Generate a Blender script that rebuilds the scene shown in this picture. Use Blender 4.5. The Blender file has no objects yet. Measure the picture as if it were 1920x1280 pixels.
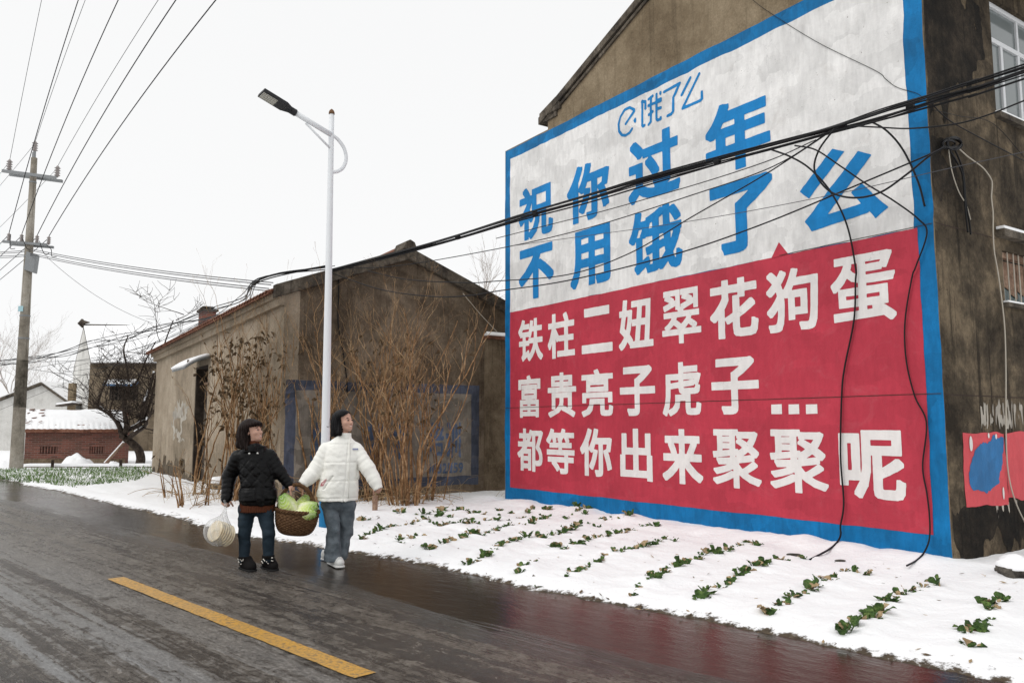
import bpy, math, random
import numpy as np
from mathutils import Vector

random.seed(7)
rng = np.random.default_rng(7)
S = bpy.context.scene
COL = S.collection

# ------------------------------------------------------------ camera, sky, sun, exposure
H = 1.45                                   # eye height above the road
PITCH = math.atan(158 / 1500)
cam = bpy.data.cameras.new('camera')
cam.sensor_width = 36.0
cam.lens = 1500 / 1920 * 36.0
cam.clip_start = 0.05
cam.clip_end = 4000
cam_o = bpy.data.objects.new('camera', cam)
cam_o.location = (0, 0, H)
cam_o.rotation_euler = (math.pi / 2 + PITCH, 0, 0)
COL.objects.link(cam_o)
S.camera = cam_o

SUN_EL, SUN_AZ = math.radians(48), math.radians(236)     # azimuth measured from +Y towards +X
W = bpy.data.worlds.new('World')
S.world = W
W.use_nodes = True
wt = W.node_tree
wt.nodes.clear()
w_out = wt.nodes.new('ShaderNodeOutputWorld')
w_bg = wt.nodes.new('ShaderNodeBackground')
w_sky = wt.nodes.new('ShaderNodeTexSky')
w_sky.sky_type = 'NISHITA'
w_sky.sun_disc = False
w_sky.sun_elevation = SUN_EL
w_sky.sun_rotation = SUN_AZ
w_hsv = wt.nodes.new('ShaderNodeHueSaturation')
w_hsv.inputs['Saturation'].default_value = 0.10
w_mix = wt.nodes.new('ShaderNodeMix')
w_mix.data_type = 'RGBA'
w_mix.inputs['Factor'].default_value = 0.88              # a closed white cloud deck over the clear sky
w_mix.inputs[7].default_value = (10.3, 10.33, 10.35, 1)
wt.links.new(w_sky.outputs[0], w_hsv.inputs['Color'])
wt.links.new(w_hsv.outputs[0], w_mix.inputs[6])
wt.links.new(w_mix.outputs[2], w_bg.inputs['Color'])
w_bg.inputs['Strength'].default_value = 0.10
wt.links.new(w_bg.outputs[0], w_out.inputs['Surface'])

sun = bpy.data.lights.new('sun', 'SUN')
sun.energy = 1.1
sun.angle = math.radians(30)
sun.color = (1.0, 0.975, 0.94)
sun_o = bpy.data.objects.new('sun', sun)
sd = Vector((math.sin(SUN_AZ) * math.cos(SUN_EL), math.cos(SUN_AZ) * math.cos(SUN_EL), math.sin(SUN_EL)))
sun_o.rotation_euler = (-sd).to_track_quat('-Z', 'Y').to_euler()
sun_o.location = (-20, -20, 40)
COL.objects.link(sun_o)

S.view_settings.view_transform = 'Standard'
S.view_settings.look = 'None'
S.view_settings.exposure = 0.0
S.view_settings.gamma = 1.0
S.cycles.max_bounces = 8
S.cycles.transparent_max_bounces = 16

# ------------------------------------------------------------ survey helpers: sighted points -> metres
F, CX, CY = 1500.0, 960.0, 640.0
cp_, sp_ = math.cos(PITCH), math.sin(PITCH)
O = np.array([0, 0, H])
def ray(px, py):
    a = (px - CX) / F
    b = (CY - py) / F
    return np.array([a, cp_ - b * sp_, sp_ + b * cp_])
def G(px, py, z=0.0):
    r = ray(px, py)
    return O + r * (z - H) / r[2]
def AT(px, py, Y):
    r = ray(px, py)
    return O + r * Y / r[1]
def onplane(px, py, P, n):
    r = ray(px, py)
    return O + r * (np.dot(P - O, n) / np.dot(r, n))
AZ = math.atan(1020 / 1508.0)
D1 = np.array([-math.sin(AZ), math.cos(AZ), 0])      # along the painted gable, away to the left
D2 = np.array([math.cos(AZ), math.sin(AZ), 0])       # along the house front, away to the right
C0 = np.array([4.573, 8.483, 0.0])                   # near corner of the painted house
B0 = np.array([-4.286, 14.912, 0.0])                 # near corner of the long shed
UZ = np.array([0, 0, 1.0])
def wpt(u, v, z): return C0 + D1 * u + D2 * v + UZ * z
def bpt(u, v, z): return B0 + D1 * u + D2 * v + UZ * z
def wall_uv(px, py):
    q = onplane(px, py, C0, D2) - C0
    return float(np.dot(q, D1)), float(q[2])
def side_uv(px, py):
    q = onplane(px, py, C0, D1) - C0
    return float(np.dot(q, D2)), float(q[2])
R0 = np.array([2.72, 4.76, 0.0])
RT = np.array([-0.700, 0.714, 0.0]); RT /= np.linalg.norm(RT)     # along the road, away
RN = np.array([-RT[1], RT[0], 0.0])                               # towards the far-left verge
def rpt(t, w, z=0.0): return R0 + RT * t + RN * w + UZ * z

# ------------------------------------------------------------ value noise for geometry
_lat = rng.random((256, 256))
def vnoise(x, y):
    xi = np.floor(x).astype(int); yi = np.floor(y).astype(int)
    fx = x - xi; fy = y - yi
    fx = fx * fx * (3 - 2 * fx); fy = fy * fy * (3 - 2 * fy)
    a = _lat[xi & 255, yi & 255]; b = _lat[(xi + 1) & 255, yi & 255]
    c = _lat[xi & 255, (yi + 1) & 255]; d = _lat[(xi + 1) & 255, (yi + 1) & 255]
    return (a * (1 - fx) + b * fx) * (1 - fy) + (c * (1 - fx) + d * fx) * fy - 0.5
def fbm(x, y, o=4):
    s = 0; a = 1.0
    for k in range(o):
        s = s + a * vnoise(x * 2 ** k + 17.3 * k, y * 2 ** k + 5.1 * k); a *= 0.5
    return s

# ------------------------------------------------------------ object helpers
def tag(o, label=None, cat=None, group=None, kind=None):
    if label: o['label'] = label
    if cat: o['category'] = cat
    if group: o['group'] = group
    if kind: o['kind'] = kind
    return o
def thing(name, loc, label, cat, group=None):
    o = bpy.data.objects.new(name, None)
    o.empty_display_size = 0.2
    o.location = tuple(loc)
    COL.objects.link(o)
    return tag(o, label, cat, group)
class MB:
    """collects shapes (world coordinates) and links them as ONE mesh object"""
    def __init__(s): s.v = []; s.f = []; s.mi = []; s.n = 0
    def add(s, vs, fs, mi=0):
        vs = np.asarray(vs, float).reshape(-1, 3)
        s.v.append(vs); k = s.n
        s.f.extend([tuple(int(i) + k for i in f) for f in fs])
        s.mi.extend([mi] * len(fs)); s.n += len(vs)
        return s
    def box(s, o, ex, ey, ez, mi=0):
        o = np.asarray(o, float); ex, ey, ez = (np.asarray(e, float) for e in (ex, ey, ez))
        v = [o, o + ex, o + ex + ey, o + ey, o + ez, o + ex + ez, o + ex + ey + ez, o + ey + ez]
        f = [(0, 3, 2, 1), (4, 5, 6, 7), (0, 1, 5, 4), (1, 2, 6, 5), (2, 3, 7, 6), (3, 0, 4, 7)]
        if np.dot(np.cross(ex, ey), ez) < 0: f = [q[::-1] for q in f]
        return s.add(v, f, mi)
    def quad(s, a, b, c, d, mi=0): return s.add([a, b, c, d], [(0, 1, 2, 3)], mi)
    def tube(s, pts, rad, n=6, mi=0, cap=True):
        pts = np.asarray(pts, float)
        m = len(pts)
        rad = np.full(m, rad, float) if np.isscalar(rad) else np.asarray(rad, float)
        tg = np.gradient(pts, axis=0)
        tg /= np.linalg.norm(tg, axis=1)[:, None] + 1e-12
        ref = np.array([0.13, 0.31, 0.94])
        if abs(np.dot(tg[0], ref)) > 0.9: ref = np.array([0.9, 0.2, 0.1])
        a = np.cross(tg[0], ref); a /= np.linalg.norm(a)
        ang = np.arange(n) * 2 * math.pi / n
        vs = []
        for i in range(m):
            a = a - tg[i] * np.dot(a, tg[i]); a /= np.linalg.norm(a) + 1e-12
            b = np.cross(tg[i], a)
            vs.append(pts[i] + rad[i] * (np.cos(ang)[:, None] * a + np.sin(ang)[:, None] * b))
        fs = []
        for i in range(m - 1):
            for j in range(n):
                k = (j + 1) % n
                fs.append((i * n + j, i * n + k, (i + 1) * n + k, (i + 1) * n + j))
        if cap:
            fs.append(tuple(range(n))[::-1]); fs.append(tuple((m - 1) * n + j for j in range(n)))
        return s.add(np.concatenate(vs), fs, mi)
    def prism(s, poly, d, mi=0):
        """closed planar polygon (3D points) pushed along d"""
        poly = np.asarray(poly, float); n = len(poly); d = np.asarray(d, float)
        nn = sum(np.cross(poly[i], poly[(i + 1) % n]) for i in range(n))
        if np.dot(nn, d) > 0: poly = poly[::-1]
        fs = [tuple(range(n)), tuple(range(2 * n - 1, n - 1, -1))]
        for i in range(n):
            k = (i + 1) % n
            fs.append((i, i + n, k + n, k))
        return s.add(np.vstack([poly, poly + d]), fs, mi)
    def build(s, name, mats, parent=None, smooth=False, bevel=0.0, origin=None):
        me = bpy.data.meshes.new(name)
        v = np.concatenate(s.v) if s.v else np.zeros((0, 3))
        if parent is not None:
            base = np.array(parent_world(parent))
        else:
            base = np.array(origin if origin is not None else (0, 0, 0), float)
        me.from_pydata((v - base).tolist(), [], s.f)
        mats = mats if isinstance(mats, (list, tuple)) else [mats]
        for m in mats: me.materials.append(m)
        me.polygons.foreach_set('material_index', s.mi)
        if smooth: me.polygons.foreach_set('use_smooth', [True] * len(me.polygons))
        me.update()
        o = bpy.data.objects.new(name, me)
        COL.objects.link(o)
        if parent is not None: o.parent = parent
        else: o.location = tuple(base)
        if bevel:
            b = o.modifiers.new('bevel', 'BEVEL'); b.width = bevel; b.segments = 2; b.limit_method = 'ANGLE'
        return o
def parent_world(o):
    p = np.array(o.location)
    while o.parent is not None:
        o = o.parent; p = p + np.array(o.location)
    return p
def spline(pts, n=8):
    """Catmull-Rom through the points"""
    p = [np.asarray(q, float) for q in pts]
    p = [2 * p[0] - p[1]] + p + [2 * p[-1] - p[-2]]
    out = []
    for i in range(1, len(p) - 2):
        for k in range(n):
            t = k / n
            a, b, c, d = p[i - 1], p[i], p[i + 1], p[i + 2]
            out.append(0.5 * (2 * b + (c - a) * t + (2 * a - 5 * b + 4 * c - d) * t * t + (3 * b - a - 3 * c + d) * t ** 3))
    out.append(p[-2])
    return np.array(out)
def lathe(profile, n=24):
    """(r,z) rows -> verts, faces around Z"""
    vs, fs = [], []
    for r, z in profile:
        for j in range(n):
            a = j * 2 * math.pi / n
            vs.append((r * math.cos(a), r * math.sin(a), z))
    for i in range(len(profile) - 1):
        for j in range(n):
            k = (j + 1) % n
            fs.append((i * n + j, i * n + k, (i + 1) * n + k, (i + 1) * n + j))
    return np.array(vs), fs

# ------------------------------------------------------------ materials
def mat(name, base=(0.5, 0.5, 0.5), rough=0.7, metal=0.0):
    m = bpy.data.materials.new(name)
    m.use_nodes = True
    b = m.node_tree.nodes['Principled BSDF']
    b.inputs['Base Color'].default_value = (*base, 1)
    b.inputs['Roughness'].default_value = rough
    b.inputs['Metallic'].default_value = metal
    b.inputs['Specular IOR Level'].default_value = 0.5 if rough < 0.3 or metal > 0 else (0.16 if rough > 0.45 else 0.3)
    return m
class NT:
    def __init__(s, m):
        s.m = m; s.t = m.node_tree; s.b = s.t.nodes['Principled BSDF']
    def node(s, ty, **k):
        n = s.t.nodes.new(ty)
        for a, v in k.items(): setattr(n, a, v)
        return n
    def link(s, a, b): s.t.links.new(a, b)
    def coord(s, which='Object', scale=(1, 1, 1), rot=(0, 0, 0)):
        c = s.node('ShaderNodeTexCoord'); m = s.node('ShaderNodeMapping')
        m.inputs['Scale'].default_value = scale; m.inputs['Rotation'].default_value = rot
        s.link(c.outputs[which], m.inputs['Vector'])
        return m.outputs[0]
    def noise(s, vec, scale=5, detail=6, rough=0.6, dist=0.0):
        n = s.node('ShaderNodeTexNoise')
        n.inputs['Scale'].default_value = scale; n.inputs['Detail'].default_value = detail
        n.inputs['Roughness'].default_value = rough; n.inputs['Distortion'].default_value = dist
        s.link(vec, n.inputs['Vector'])
        return n.outputs['Fac']
    def ramp(s, fac, stops):
        r = s.node('ShaderNodeValToRGB')
        e = r.color_ramp.elements
        while len(e) < len(stops): e.new(0.5)
        for k, (p, c) in enumerate(stops):
            e[k].position = p
            e[k].color = (*c, 1) if not np.isscalar(c) else (c, c, c, 1)
        s.link(fac, r.inputs['Fac'])
        return r.outputs['Color']
    def mix(s, fac, a, b, mode='MIX'):
        n = s.node('ShaderNodeMix', data_type='RGBA', blend_type=mode)
        for val, sock in ((fac, n.inputs['Factor']), (a, n.inputs[6]), (b, n.inputs[7])):
            if hasattr(val, 'is_output'): s.link(val, sock)
            elif np.isscalar(val): sock.default_value = val if sock == n.inputs['Factor'] else (val, val, val, 1)
            else: sock.default_value = (*val, 1)
        return n.outputs[2]
    def math(s, op, a, b=0.0, clamp=False):
        n = s.node('ShaderNodeMath', operation=op, use_clamp=clamp)
        for k, val in enumerate((a, b)):
            if hasattr(val, 'is_output'): s.link(val, n.inputs[k])
            else: n.inputs[k].default_value = val
        return n.outputs[0]
    def sep(s, vec):
        n = s.node('ShaderNodeSeparateXYZ'); s.link(vec, n.inputs[0]); return n.outputs
    def range(s, val, a, b, c=0.0, d=1.0):
        n = s.node('ShaderNodeMapRange'); n.interpolation_type = 'SMOOTHSTEP'
        for k, q in enumerate((a, b, c, d)): n.inputs[k + 1].default_value = q
        s.link(val, n.inputs[0]); return n.outputs[0]
    def color(s, c): s.link(c, s.b.inputs['Base Color'])
    def rough(s, c): s.link(c, s.b.inputs['Roughness'])
    def bump(s, h, strength=0.3, dist=0.02, prev=None):
        n = s.node('ShaderNodeBump')
        n.inputs['Strength'].default_value = strength; n.inputs['Distance'].default_value = dist
        s.link(h, n.inputs['Height'])
        if prev is not None: s.link(prev, n.inputs['Normal'])
        s.link(n.outputs[0], s.b.inputs['Normal'])
        return n.outputs[0]
    def wpos(s): return s.node('ShaderNodeNewGeometry').outputs['Position']

def plaster(name, dark, mid, light, scale=0.6, streak=0.5, rough=0.9, top_dark=0.0, bump=0.5):
    m = mat(name, mid, rough); n = NT(m)
    p = n.wpos()
    big = n.noise(p, scale, 10, 0.70, 0.3)
    med = n.noise(p, scale * 5, 8, 0.72)
    big = n.math('ADD', n.math('MULTIPLY', big, 0.72), n.math('MULTIPLY', med, 0.28))
    col = n.ramp(big, [(0.40, dark), (0.5, mid), (0.60, light)])
    mp = n.node('ShaderNodeMapping'); mp.inputs['Scale'].default_value = (6.5, 6.5, 0.30); n.link(p, mp.inputs[0])
    st = n.noise(mp.outputs[0], 1.6, 7, 0.68)
    col = n.mix(n.range(st, 0.53, 0.66, 0, streak), col, tuple(c * 0.5 for c in dark))
    fine = n.noise(p, 34, 6, 0.75)
    col = n.mix(0.7, col, n.ramp(fine, [(0.3, 0.58), (0.7, 1.22)]), 'MULTIPLY')
    vo = n.node('ShaderNodeTexVoronoi', feature='DISTANCE_TO_EDGE'); vo.inputs['Scale'].default_value = 0.9
    wob = n.node('ShaderNodeVectorMath', operation='ADD'); nz = n.node('ShaderNodeTexNoise'); nz.inputs['Scale'].default_value = 2.5; nz.inputs['Detail'].default_value = 6
    n.link(p, nz.inputs['Vector']); n.link(p, wob.inputs[0]); n.link(nz.outputs['Color'], wob.inputs[1]); n.link(wob.outputs[0], vo.inputs['Vector'])
    cr = n.math('MULTIPLY', n.range(vo.outputs['Distance'], 0.0, 0.007, 1, 0), n.range(med, 0.46, 0.60, 0, 0.7))
    col = n.mix(cr, col, tuple(c * 0.35 for c in dark))
    n.color(col)
    bp = n.bump(n.noise(p, 45, 6, 0.7), bump, 0.014)
    n.bump(n.noise(p, 6, 6, 0.6), bump * 0.8, 0.04, bp)
    return m

M = {}
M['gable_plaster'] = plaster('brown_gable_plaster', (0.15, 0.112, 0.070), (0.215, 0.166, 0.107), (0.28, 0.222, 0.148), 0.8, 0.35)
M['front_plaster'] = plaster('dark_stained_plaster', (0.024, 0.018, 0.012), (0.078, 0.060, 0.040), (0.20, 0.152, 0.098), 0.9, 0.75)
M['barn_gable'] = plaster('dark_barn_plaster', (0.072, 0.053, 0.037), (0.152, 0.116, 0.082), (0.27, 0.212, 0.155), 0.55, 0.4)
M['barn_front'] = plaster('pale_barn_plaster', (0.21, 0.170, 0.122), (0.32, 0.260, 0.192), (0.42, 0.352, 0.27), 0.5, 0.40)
M['yard_wall'] = plaster('yard_wall_plaster', (0.10, 0.074, 0.048), (0.19, 0.145, 0.098), (0.27, 0.21, 0.145), 0.8, 0.6)
M['coping'] = plaster('weathered_coping', (0.035, 0.03, 0.026), (0.09, 0.075, 0.058), (0.17, 0.145, 0.115), 2.5, 0.5)
M['white_house'] = plaster('white_house_plaster', (0.48, 0.47, 0.44), (0.62, 0.61, 0.58), (0.72, 0.71, 0.68), 0.5, 0.15)
M['far_brown'] = plaster('far_brown_plaster', (0.055, 0.042, 0.028), (0.13, 0.10, 0.068), (0.21, 0.165, 0.115), 0.45, 0.4)
M['concrete'] = plaster('pole_concrete', (0.17, 0.15, 0.12), (0.30, 0.27, 0.225), (0.40, 0.37, 0.32), 0.7, 0.7)

def snow_mat(name='snow', mud=False):
    m = mat(name, (0.91, 0.915, 0.925), 0.6); n = NT(m)
    p = n.wpos()
    bp = n.bump(n.noise(p, 9, 6, 0.6), 0.45, 0.05)
    n.bump(n.noise(p, 60, 4, 0.7), 0.25, 0.01, bp)
    if mud:
        z = n.sep(p)[2]
        ed = n.math('ADD', z, n.math('MULTIPLY', n.math('SUBTRACT', n.noise(p, 9, 7, 0.75), 0.5), 0.12))
        f = n.range(ed, 0.006, 0.022, 1, 0)
        mudc = n.ramp(n.noise(p, 22, 5, 0.7), [(0.3, (0.03, 0.023, 0.016)), (0.7, (0.12, 0.092, 0.062))])
        # scattered specks of soil and dead leaf on the snow
        sp = n.range(n.noise(p, 15, 3, 0.5), 0.735, 0.79, 0, 0.85)
        col = n.mix(sp, (0.91, 0.915, 0.925), (0.16, 0.12, 0.08))
        n.color(n.mix(f, col, mudc))
    return m
M['snow'] = snow_mat('snow')
M['field_snow'] = snow_mat('field_snow', True)

def paint(name, c, var=0.12, rough=0.6, stain=None, pits=False):
    m = mat(name, c, rough); n = NT(m)
    p = n.wpos()
    a = n.noise(p, 1.3, 6, 0.6, 0.8)
    col = n.mix(1.0, c, n.ramp(a, [(0.3, 1 - var), (0.7, 1 + var * 0.5)]), 'MULTIPLY')
    mp = n.node('ShaderNodeMapping'); mp.inputs['Scale'].default_value = (5, 5, 1.2); n.link(p, mp.inputs[0])
    col = n.mix(0.8, col, n.ramp(n.noise(mp.outputs[0], 3.0, 5, 0.65), [(0.3, 1 - var * 1.2), (0.7, 1.03)]), 'MULTIPLY')
    # overlapping brush and roller patches
    vb = n.node('ShaderNodeTexVoronoi'); vb.inputs['Scale'].default_value = 1.0; vb.inputs['Randomness'].default_value = 0.8
    mb_ = n.node('ShaderNodeMapping'); mb_.inputs['Scale'].default_value = (2.6, 2.6, 4.2); n.link(p, mb_.inputs[0])
    wv_ = n.node('ShaderNodeVectorMath', operation='ADD'); n3 = n.node('ShaderNodeTexNoise'); n3.inputs['Scale'].default_value = 5; n3.inputs['Detail'].default_value = 5
    n.link(p, n3.inputs['Vector']); n.link(mb_.outputs[0], wv_.inputs[0]); n.link(n3.outputs['Color'], wv_.inputs[1]); n.link(wv_.outputs[0], vb.inputs['Vector'])
    bw = n.node('ShaderNodeRGBToBW'); n.link(vb.outputs['Color'], bw.inputs[0])
    col = n.mix(0.85, col, n.ramp(bw.outputs[0], [(0.15, 1 - var * 0.85), (0.85, 1 + var * 0.35)]), 'MULTIPLY')
    if stain:
        s_ = n.noise(p, 2.2, 8, 0.72, 1.2)
        col = n.mix(n.range(s_, 0.53, 0.78, 0, 0.55), col, stain)
    if pits:
        pt = n.noise(p, 24, 3, 0.5)
        pm = n.noise(p, 3.0, 3, 0.5)
        f = n.math('MULTIPLY', n.range(pt, 0.70, 0.74, 0, 1), n.range(pm, 0.45, 0.62, 0, 1))
        col = n.mix(n.math('MULTIPLY', f, 0.75), col, (0.16, 0.13, 0.10))
    vo = n.node('ShaderNodeTexVoronoi', feature='DISTANCE_TO_EDGE'); vo.inputs['Scale'].default_value = 0.55
    wb_ = n.node('ShaderNodeVectorMath', operation='ADD'); n.link(p, wb_.inputs[0]); n.link(n3.outputs['Color'], wb_.inputs[1]); n.link(wb_.outputs[0], vo.inputs['Vector'])
    cr = n.math('MULTIPLY', n.range(vo.outputs['Distance'], 0.0, 0.004, 1, 0), n.range(n.noise(p, 1.7, 4, 0.6), 0.52, 0.62, 0, 0.45))
    col = n.mix(cr, col, tuple(q * 0.3 for q in c))
    n.color(col)
    bp = n.bump(n.noise(p, 40, 6, 0.65), 0.35, 0.010)
    n.bump(n.noise(p, 4, 5, 0.55), 0.4, 0.035, bp)
    return m
M['blue'] = paint('blue_wall_paint', (0.006, 0.180, 0.44), 0.28, 0.55)
M['letter_blue'] = paint('blue_letter_paint', (0.010, 0.210, 0.52), 0.14, 0.55)
M['red'] = paint('red_wall_paint', (0.48, 0.044, 0.070), 0.13, 0.55, (0.44, 0.10, 0.12))
M['white_paint'] = paint('white_wall_paint', (0.78, 0.77, 0.755), 0.17, 0.65, (0.47, 0.445, 0.42), True)
M['white_letter'] = paint('white_letter_paint', (0.76, 0.73, 0.71), 0.08, 0.6)
M['pink'] = paint('pink_patch_paint', (0.66, 0.085, 0.10), 0.12, 0.6)
M['patch_blue'] = paint('patch_blue_paint', (0.03, 0.17, 0.40), 0.2, 0.6)
M['old_blue'] = paint('faded_blue_paint', (0.095, 0.108, 0.150), 0.4, 0.85, (0.18, 0.145, 0.11))
M['old_letter'] = paint('faded_blue_lettering', (0.13, 0.18, 0.29), 0.45, 0.85, (0.28, 0.235, 0.19))
M['old_grey'] = paint('faded_grey_panel', (0.30, 0.265, 0.225), 0.4, 0.9, (0.19, 0.15, 0.11))
M['chalk'] = paint('chalky_white_smear', (0.48, 0.44, 0.38), 0.3, 0.9)
M['crack'] = mat('dark_crack', (0.05, 0.035, 0.03), 0.95)  # dark brown of the crack lines in the wall
M['tile'] = plaster('roof_tile_clay', (0.10, 0.045, 0.03), (0.19, 0.085, 0.055), (0.26, 0.13, 0.09), 3, 0.2)
M['dark_roof'] = plaster('dark_roof_edge', (0.03, 0.024, 0.02), (0.07, 0.055, 0.045), (0.12, 0.10, 0.08), 3, 0.2)
M['white_metal'] = mat('white_pole_paint', (0.74, 0.76, 0.78), 0.4)
M['pole_blue'] = mat('blue_pole_paint', (0.015, 0.15, 0.32), 0.5)
M['black_metal'] = mat('black_lamp_metal', (0.03, 0.03, 0.032), 0.5)
M['led'] = mat('lamp_lens', (0.55, 0.55, 0.50), 0.25)
M['rust'] = mat('rusty_cap', (0.16, 0.09, 0.05), 0.8)
M['steel'] = mat('galvanised_steel', (0.22, 0.23, 0.235), 0.5, 0.4)
M['porcelain'] = mat('grey_porcelain', (0.30, 0.27, 0.26), 0.35)
M['cable'] = mat('black_cable', (0.012, 0.012, 0.013), 0.5)
M['grey_wire'] = mat('bare_grey_wire', (0.07, 0.07, 0.075), 0.55)
M['white_wire'] = mat('old_white_wire', (0.46, 0.42, 0.35), 0.6)
M['glass'] = mat('window_glass', (0.16, 0.18, 0.18), 0.06)
M['dark_glass'] = mat('green_window_glass', (0.03, 0.065, 0.065), 0.15)
M['void'] = mat('dark_room', (0.012, 0.011, 0.010), 0.9)
M['alu'] = mat('white_window_frame', (0.62, 0.63, 0.64), 0.4)
M['wood'] = plaster('weathered_board', (0.16, 0.10, 0.07), (0.28, 0.18, 0.125), (0.36, 0.25, 0.18), 4, 0.3)
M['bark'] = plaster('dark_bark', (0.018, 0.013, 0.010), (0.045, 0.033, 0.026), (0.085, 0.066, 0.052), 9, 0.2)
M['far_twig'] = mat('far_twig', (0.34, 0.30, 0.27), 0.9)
M['stem'] = plaster('dry_stem', (0.10, 0.052, 0.024), (0.27, 0.150, 0.070), (0.47, 0.31, 0.175), 5, 0.1, 0.75)
M['twig'] = plaster('dry_twig', (0.13, 0.072, 0.035), (0.33, 0.205, 0.105), (0.56, 0.40, 0.235), 6, 0.1, 0.75)
M['dead_leaf'] = plaster('dead_leaf', (0.045, 0.030, 0.018), (0.10, 0.068, 0.038), (0.20, 0.135, 0.078), 14, 0.0, 0.8)
M['straw_leaf'] = plaster('straw_leaf', (0.28, 0.19, 0.10), (0.42, 0.31, 0.18), (0.5, 0.38, 0.24), 14, 0.0, 0.8)
M['veg'] = plaster('vegetable_leaf', (0.022, 0.048, 0.012), (0.058, 0.115, 0.028), (0.15, 0.22, 0.06), 16, 0.0, 0.55)
M['grass'] = plaster('garlic_leaf', (0.06, 0.11, 0.03), (0.12, 0.20, 0.06), (0.25, 0.34, 0.15), 3, 0.0, 0.6)
M['stone'] = plaster('field_stone', (0.03, 0.027, 0.024), (0.08, 0.072, 0.062), (0.15, 0.135, 0.115), 6, 0.1)

def brick_mat():
    m = mat('red_brickwork', (0.2, 0.08, 0.06), 0.9); n = NT(m)
    p = n.wpos()
    cmb = n.node('ShaderNodeCombineXYZ'); sx = n.sep(p)
    n.link(sx[0], cmb.inputs[0]); n.link(sx[2], cmb.inputs[1])
    b = n.node('ShaderNodeTexBrick')
    b.inputs['Scale'].default_value = 1.0
    b.inputs['Brick Width'].default_value = 0.25; b.inputs['Row Height'].default_value = 0.068
    b.inputs['Mortar Size'].default_value = 0.008
    b.inputs['Color1'].default_value = (0.20, 0.075, 0.055, 1); b.inputs['Color2'].default_value = (0.10, 0.040, 0.030, 1)
    b.inputs['Mortar'].default_value = (0.17, 0.13, 0.11, 1)
    n.link(cmb.outputs[0], b.inputs['Vector'])
    col = n.mix(n.range(n.noise(p, 1.6, 6, 0.65), 0.45, 0.75, 0, 0.6), b.outputs['Color'], (0.10, 0.075, 0.06))
    n.color(col)
    return m
M['brick'] = brick_mat()

# ------------------------------------------------------------ the setting: ground, road, snow field
def road_mat():
    m = mat('wet_slushy_asphalt', (0.05, 0.046, 0.042), 0.3); n = NT(m)
    c = n.coord('Object')
    xyz = n.sep(c)
    def mapped(sx, sy):
        mp = n.node('ShaderNodeMapping'); mp.inputs['Scale'].default_value = (sx, sy, 1); n.link(c, mp.inputs[0]); return mp.outputs[0]
    st = n.noise(mapped(0.05, 2.9), 1.0, 6, 0.65, 0.2)            # long ruts along the road
    st2 = n.noise(mapped(0.45, 14.0), 1.0, 6, 0.68, 0.4)          # tyre ridges
    gr = n.noise(mapped(22, 40), 1.0, 5, 0.78, 0.4)               # slush grain
    cl = n.noise(mapped(5.0, 9.0), 1.0, 8, 0.78, 0.9)              # clots of slush
    pt = n.noise(mapped(0.45, 0.9), 1.0, 5, 0.6)
    w = n.math('ADD', xyz[1], n.math('MULTIPLY', n.math('SUBTRACT', pt, 0.5), 1.0))
    w = n.math('ADD', w, n.math('MULTIPLY', n.math('SUBTRACT', st2, 0.5), 0.7))
    slush = n.range(w, 1.10, 1.55, 0, 1)                          # smooth wet strip by the verge, slush beyond
    h1 = n.math('ADD', n.math('MULTIPLY', st, 0.40), n.math('ADD', n.math('MULTIPLY', st2, 0.28), n.math('MULTIPLY', cl, 0.32)))
    amt = n.math('MULTIPLY', n.range(h1, 0.435, 0.55, 0, 1), slush)
    wetcol = n.ramp(gr, [(0.3, (0.020, 0.015, 0.011)), (0.7, (0.048, 0.038, 0.029))])
    slcol = n.ramp(n.math('ADD', n.math('MULTIPLY', gr, 0.6), n.math('MULTIPLY', cl, 0.4)), [(0.36, (0.040, 0.032, 0.024)), (0.49, (0.135, 0.115, 0.094)), (0.62, (0.30, 0.27, 0.235))])
    col = n.mix(amt, wetcol, slcol)
    mud = n.math('MULTIPLY', n.range(xyz[1], 0.05, 0.60, 1, 0), n.range(pt, 0.4, 0.6, 0.15, 0.8))
    col = n.mix(mud, col, (0.060, 0.043, 0.028))
    # pale sky sheen painted into the colour along the ruts of the far lane
    sky_sheen = n.math('MULTIPLY', n.range(w, 2.0, 4.4, 0, 1), n.range(n.math('ADD', n.math('MULTIPLY', st, 0.60), n.math('ADD', n.math('MULTIPLY', cl, 0.22), n.math('MULTIPLY', st2, 0.18))), 0.495, 0.55, 0, 0.8))
    col = n.mix(sky_sheen, col, n.ramp(gr, [(0.3, (0.20, 0.205, 0.21)), (0.7, (0.46, 0.475, 0.49))]))
    n.color(col)
    r = n.math('ADD', n.math('MULTIPLY', amt, 0.20), 0.10)
    r = n.math('ADD', r, n.math('MULTIPLY', n.range(pt, 0.42, 0.6, 0, 1), 0.08))
    n.rough(n.math('ADD', r, n.math('MULTIPLY', gr, 0.08)))
    hgt = n.math('MULTIPLY', slush, n.math('ADD', n.math('MULTIPLY', h1, 1.0), n.math('MULTIPLY', gr, 0.34)))
    bp = n.bump(hgt, 1.0, 0.07)
    rip = n.noise(mapped(4, 9), 1.0, 4, 0.6)
    bp2 = n.bump(rip, 0.14, 0.03, bp)
    n.bump(n.noise(mapped(55, 55), 1.0, 3, 0.6), 0.22, 0.005, bp2)
    n.b.inputs['IOR'].default_value = 1.36
    return m
M['road'] = road_mat()

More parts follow.
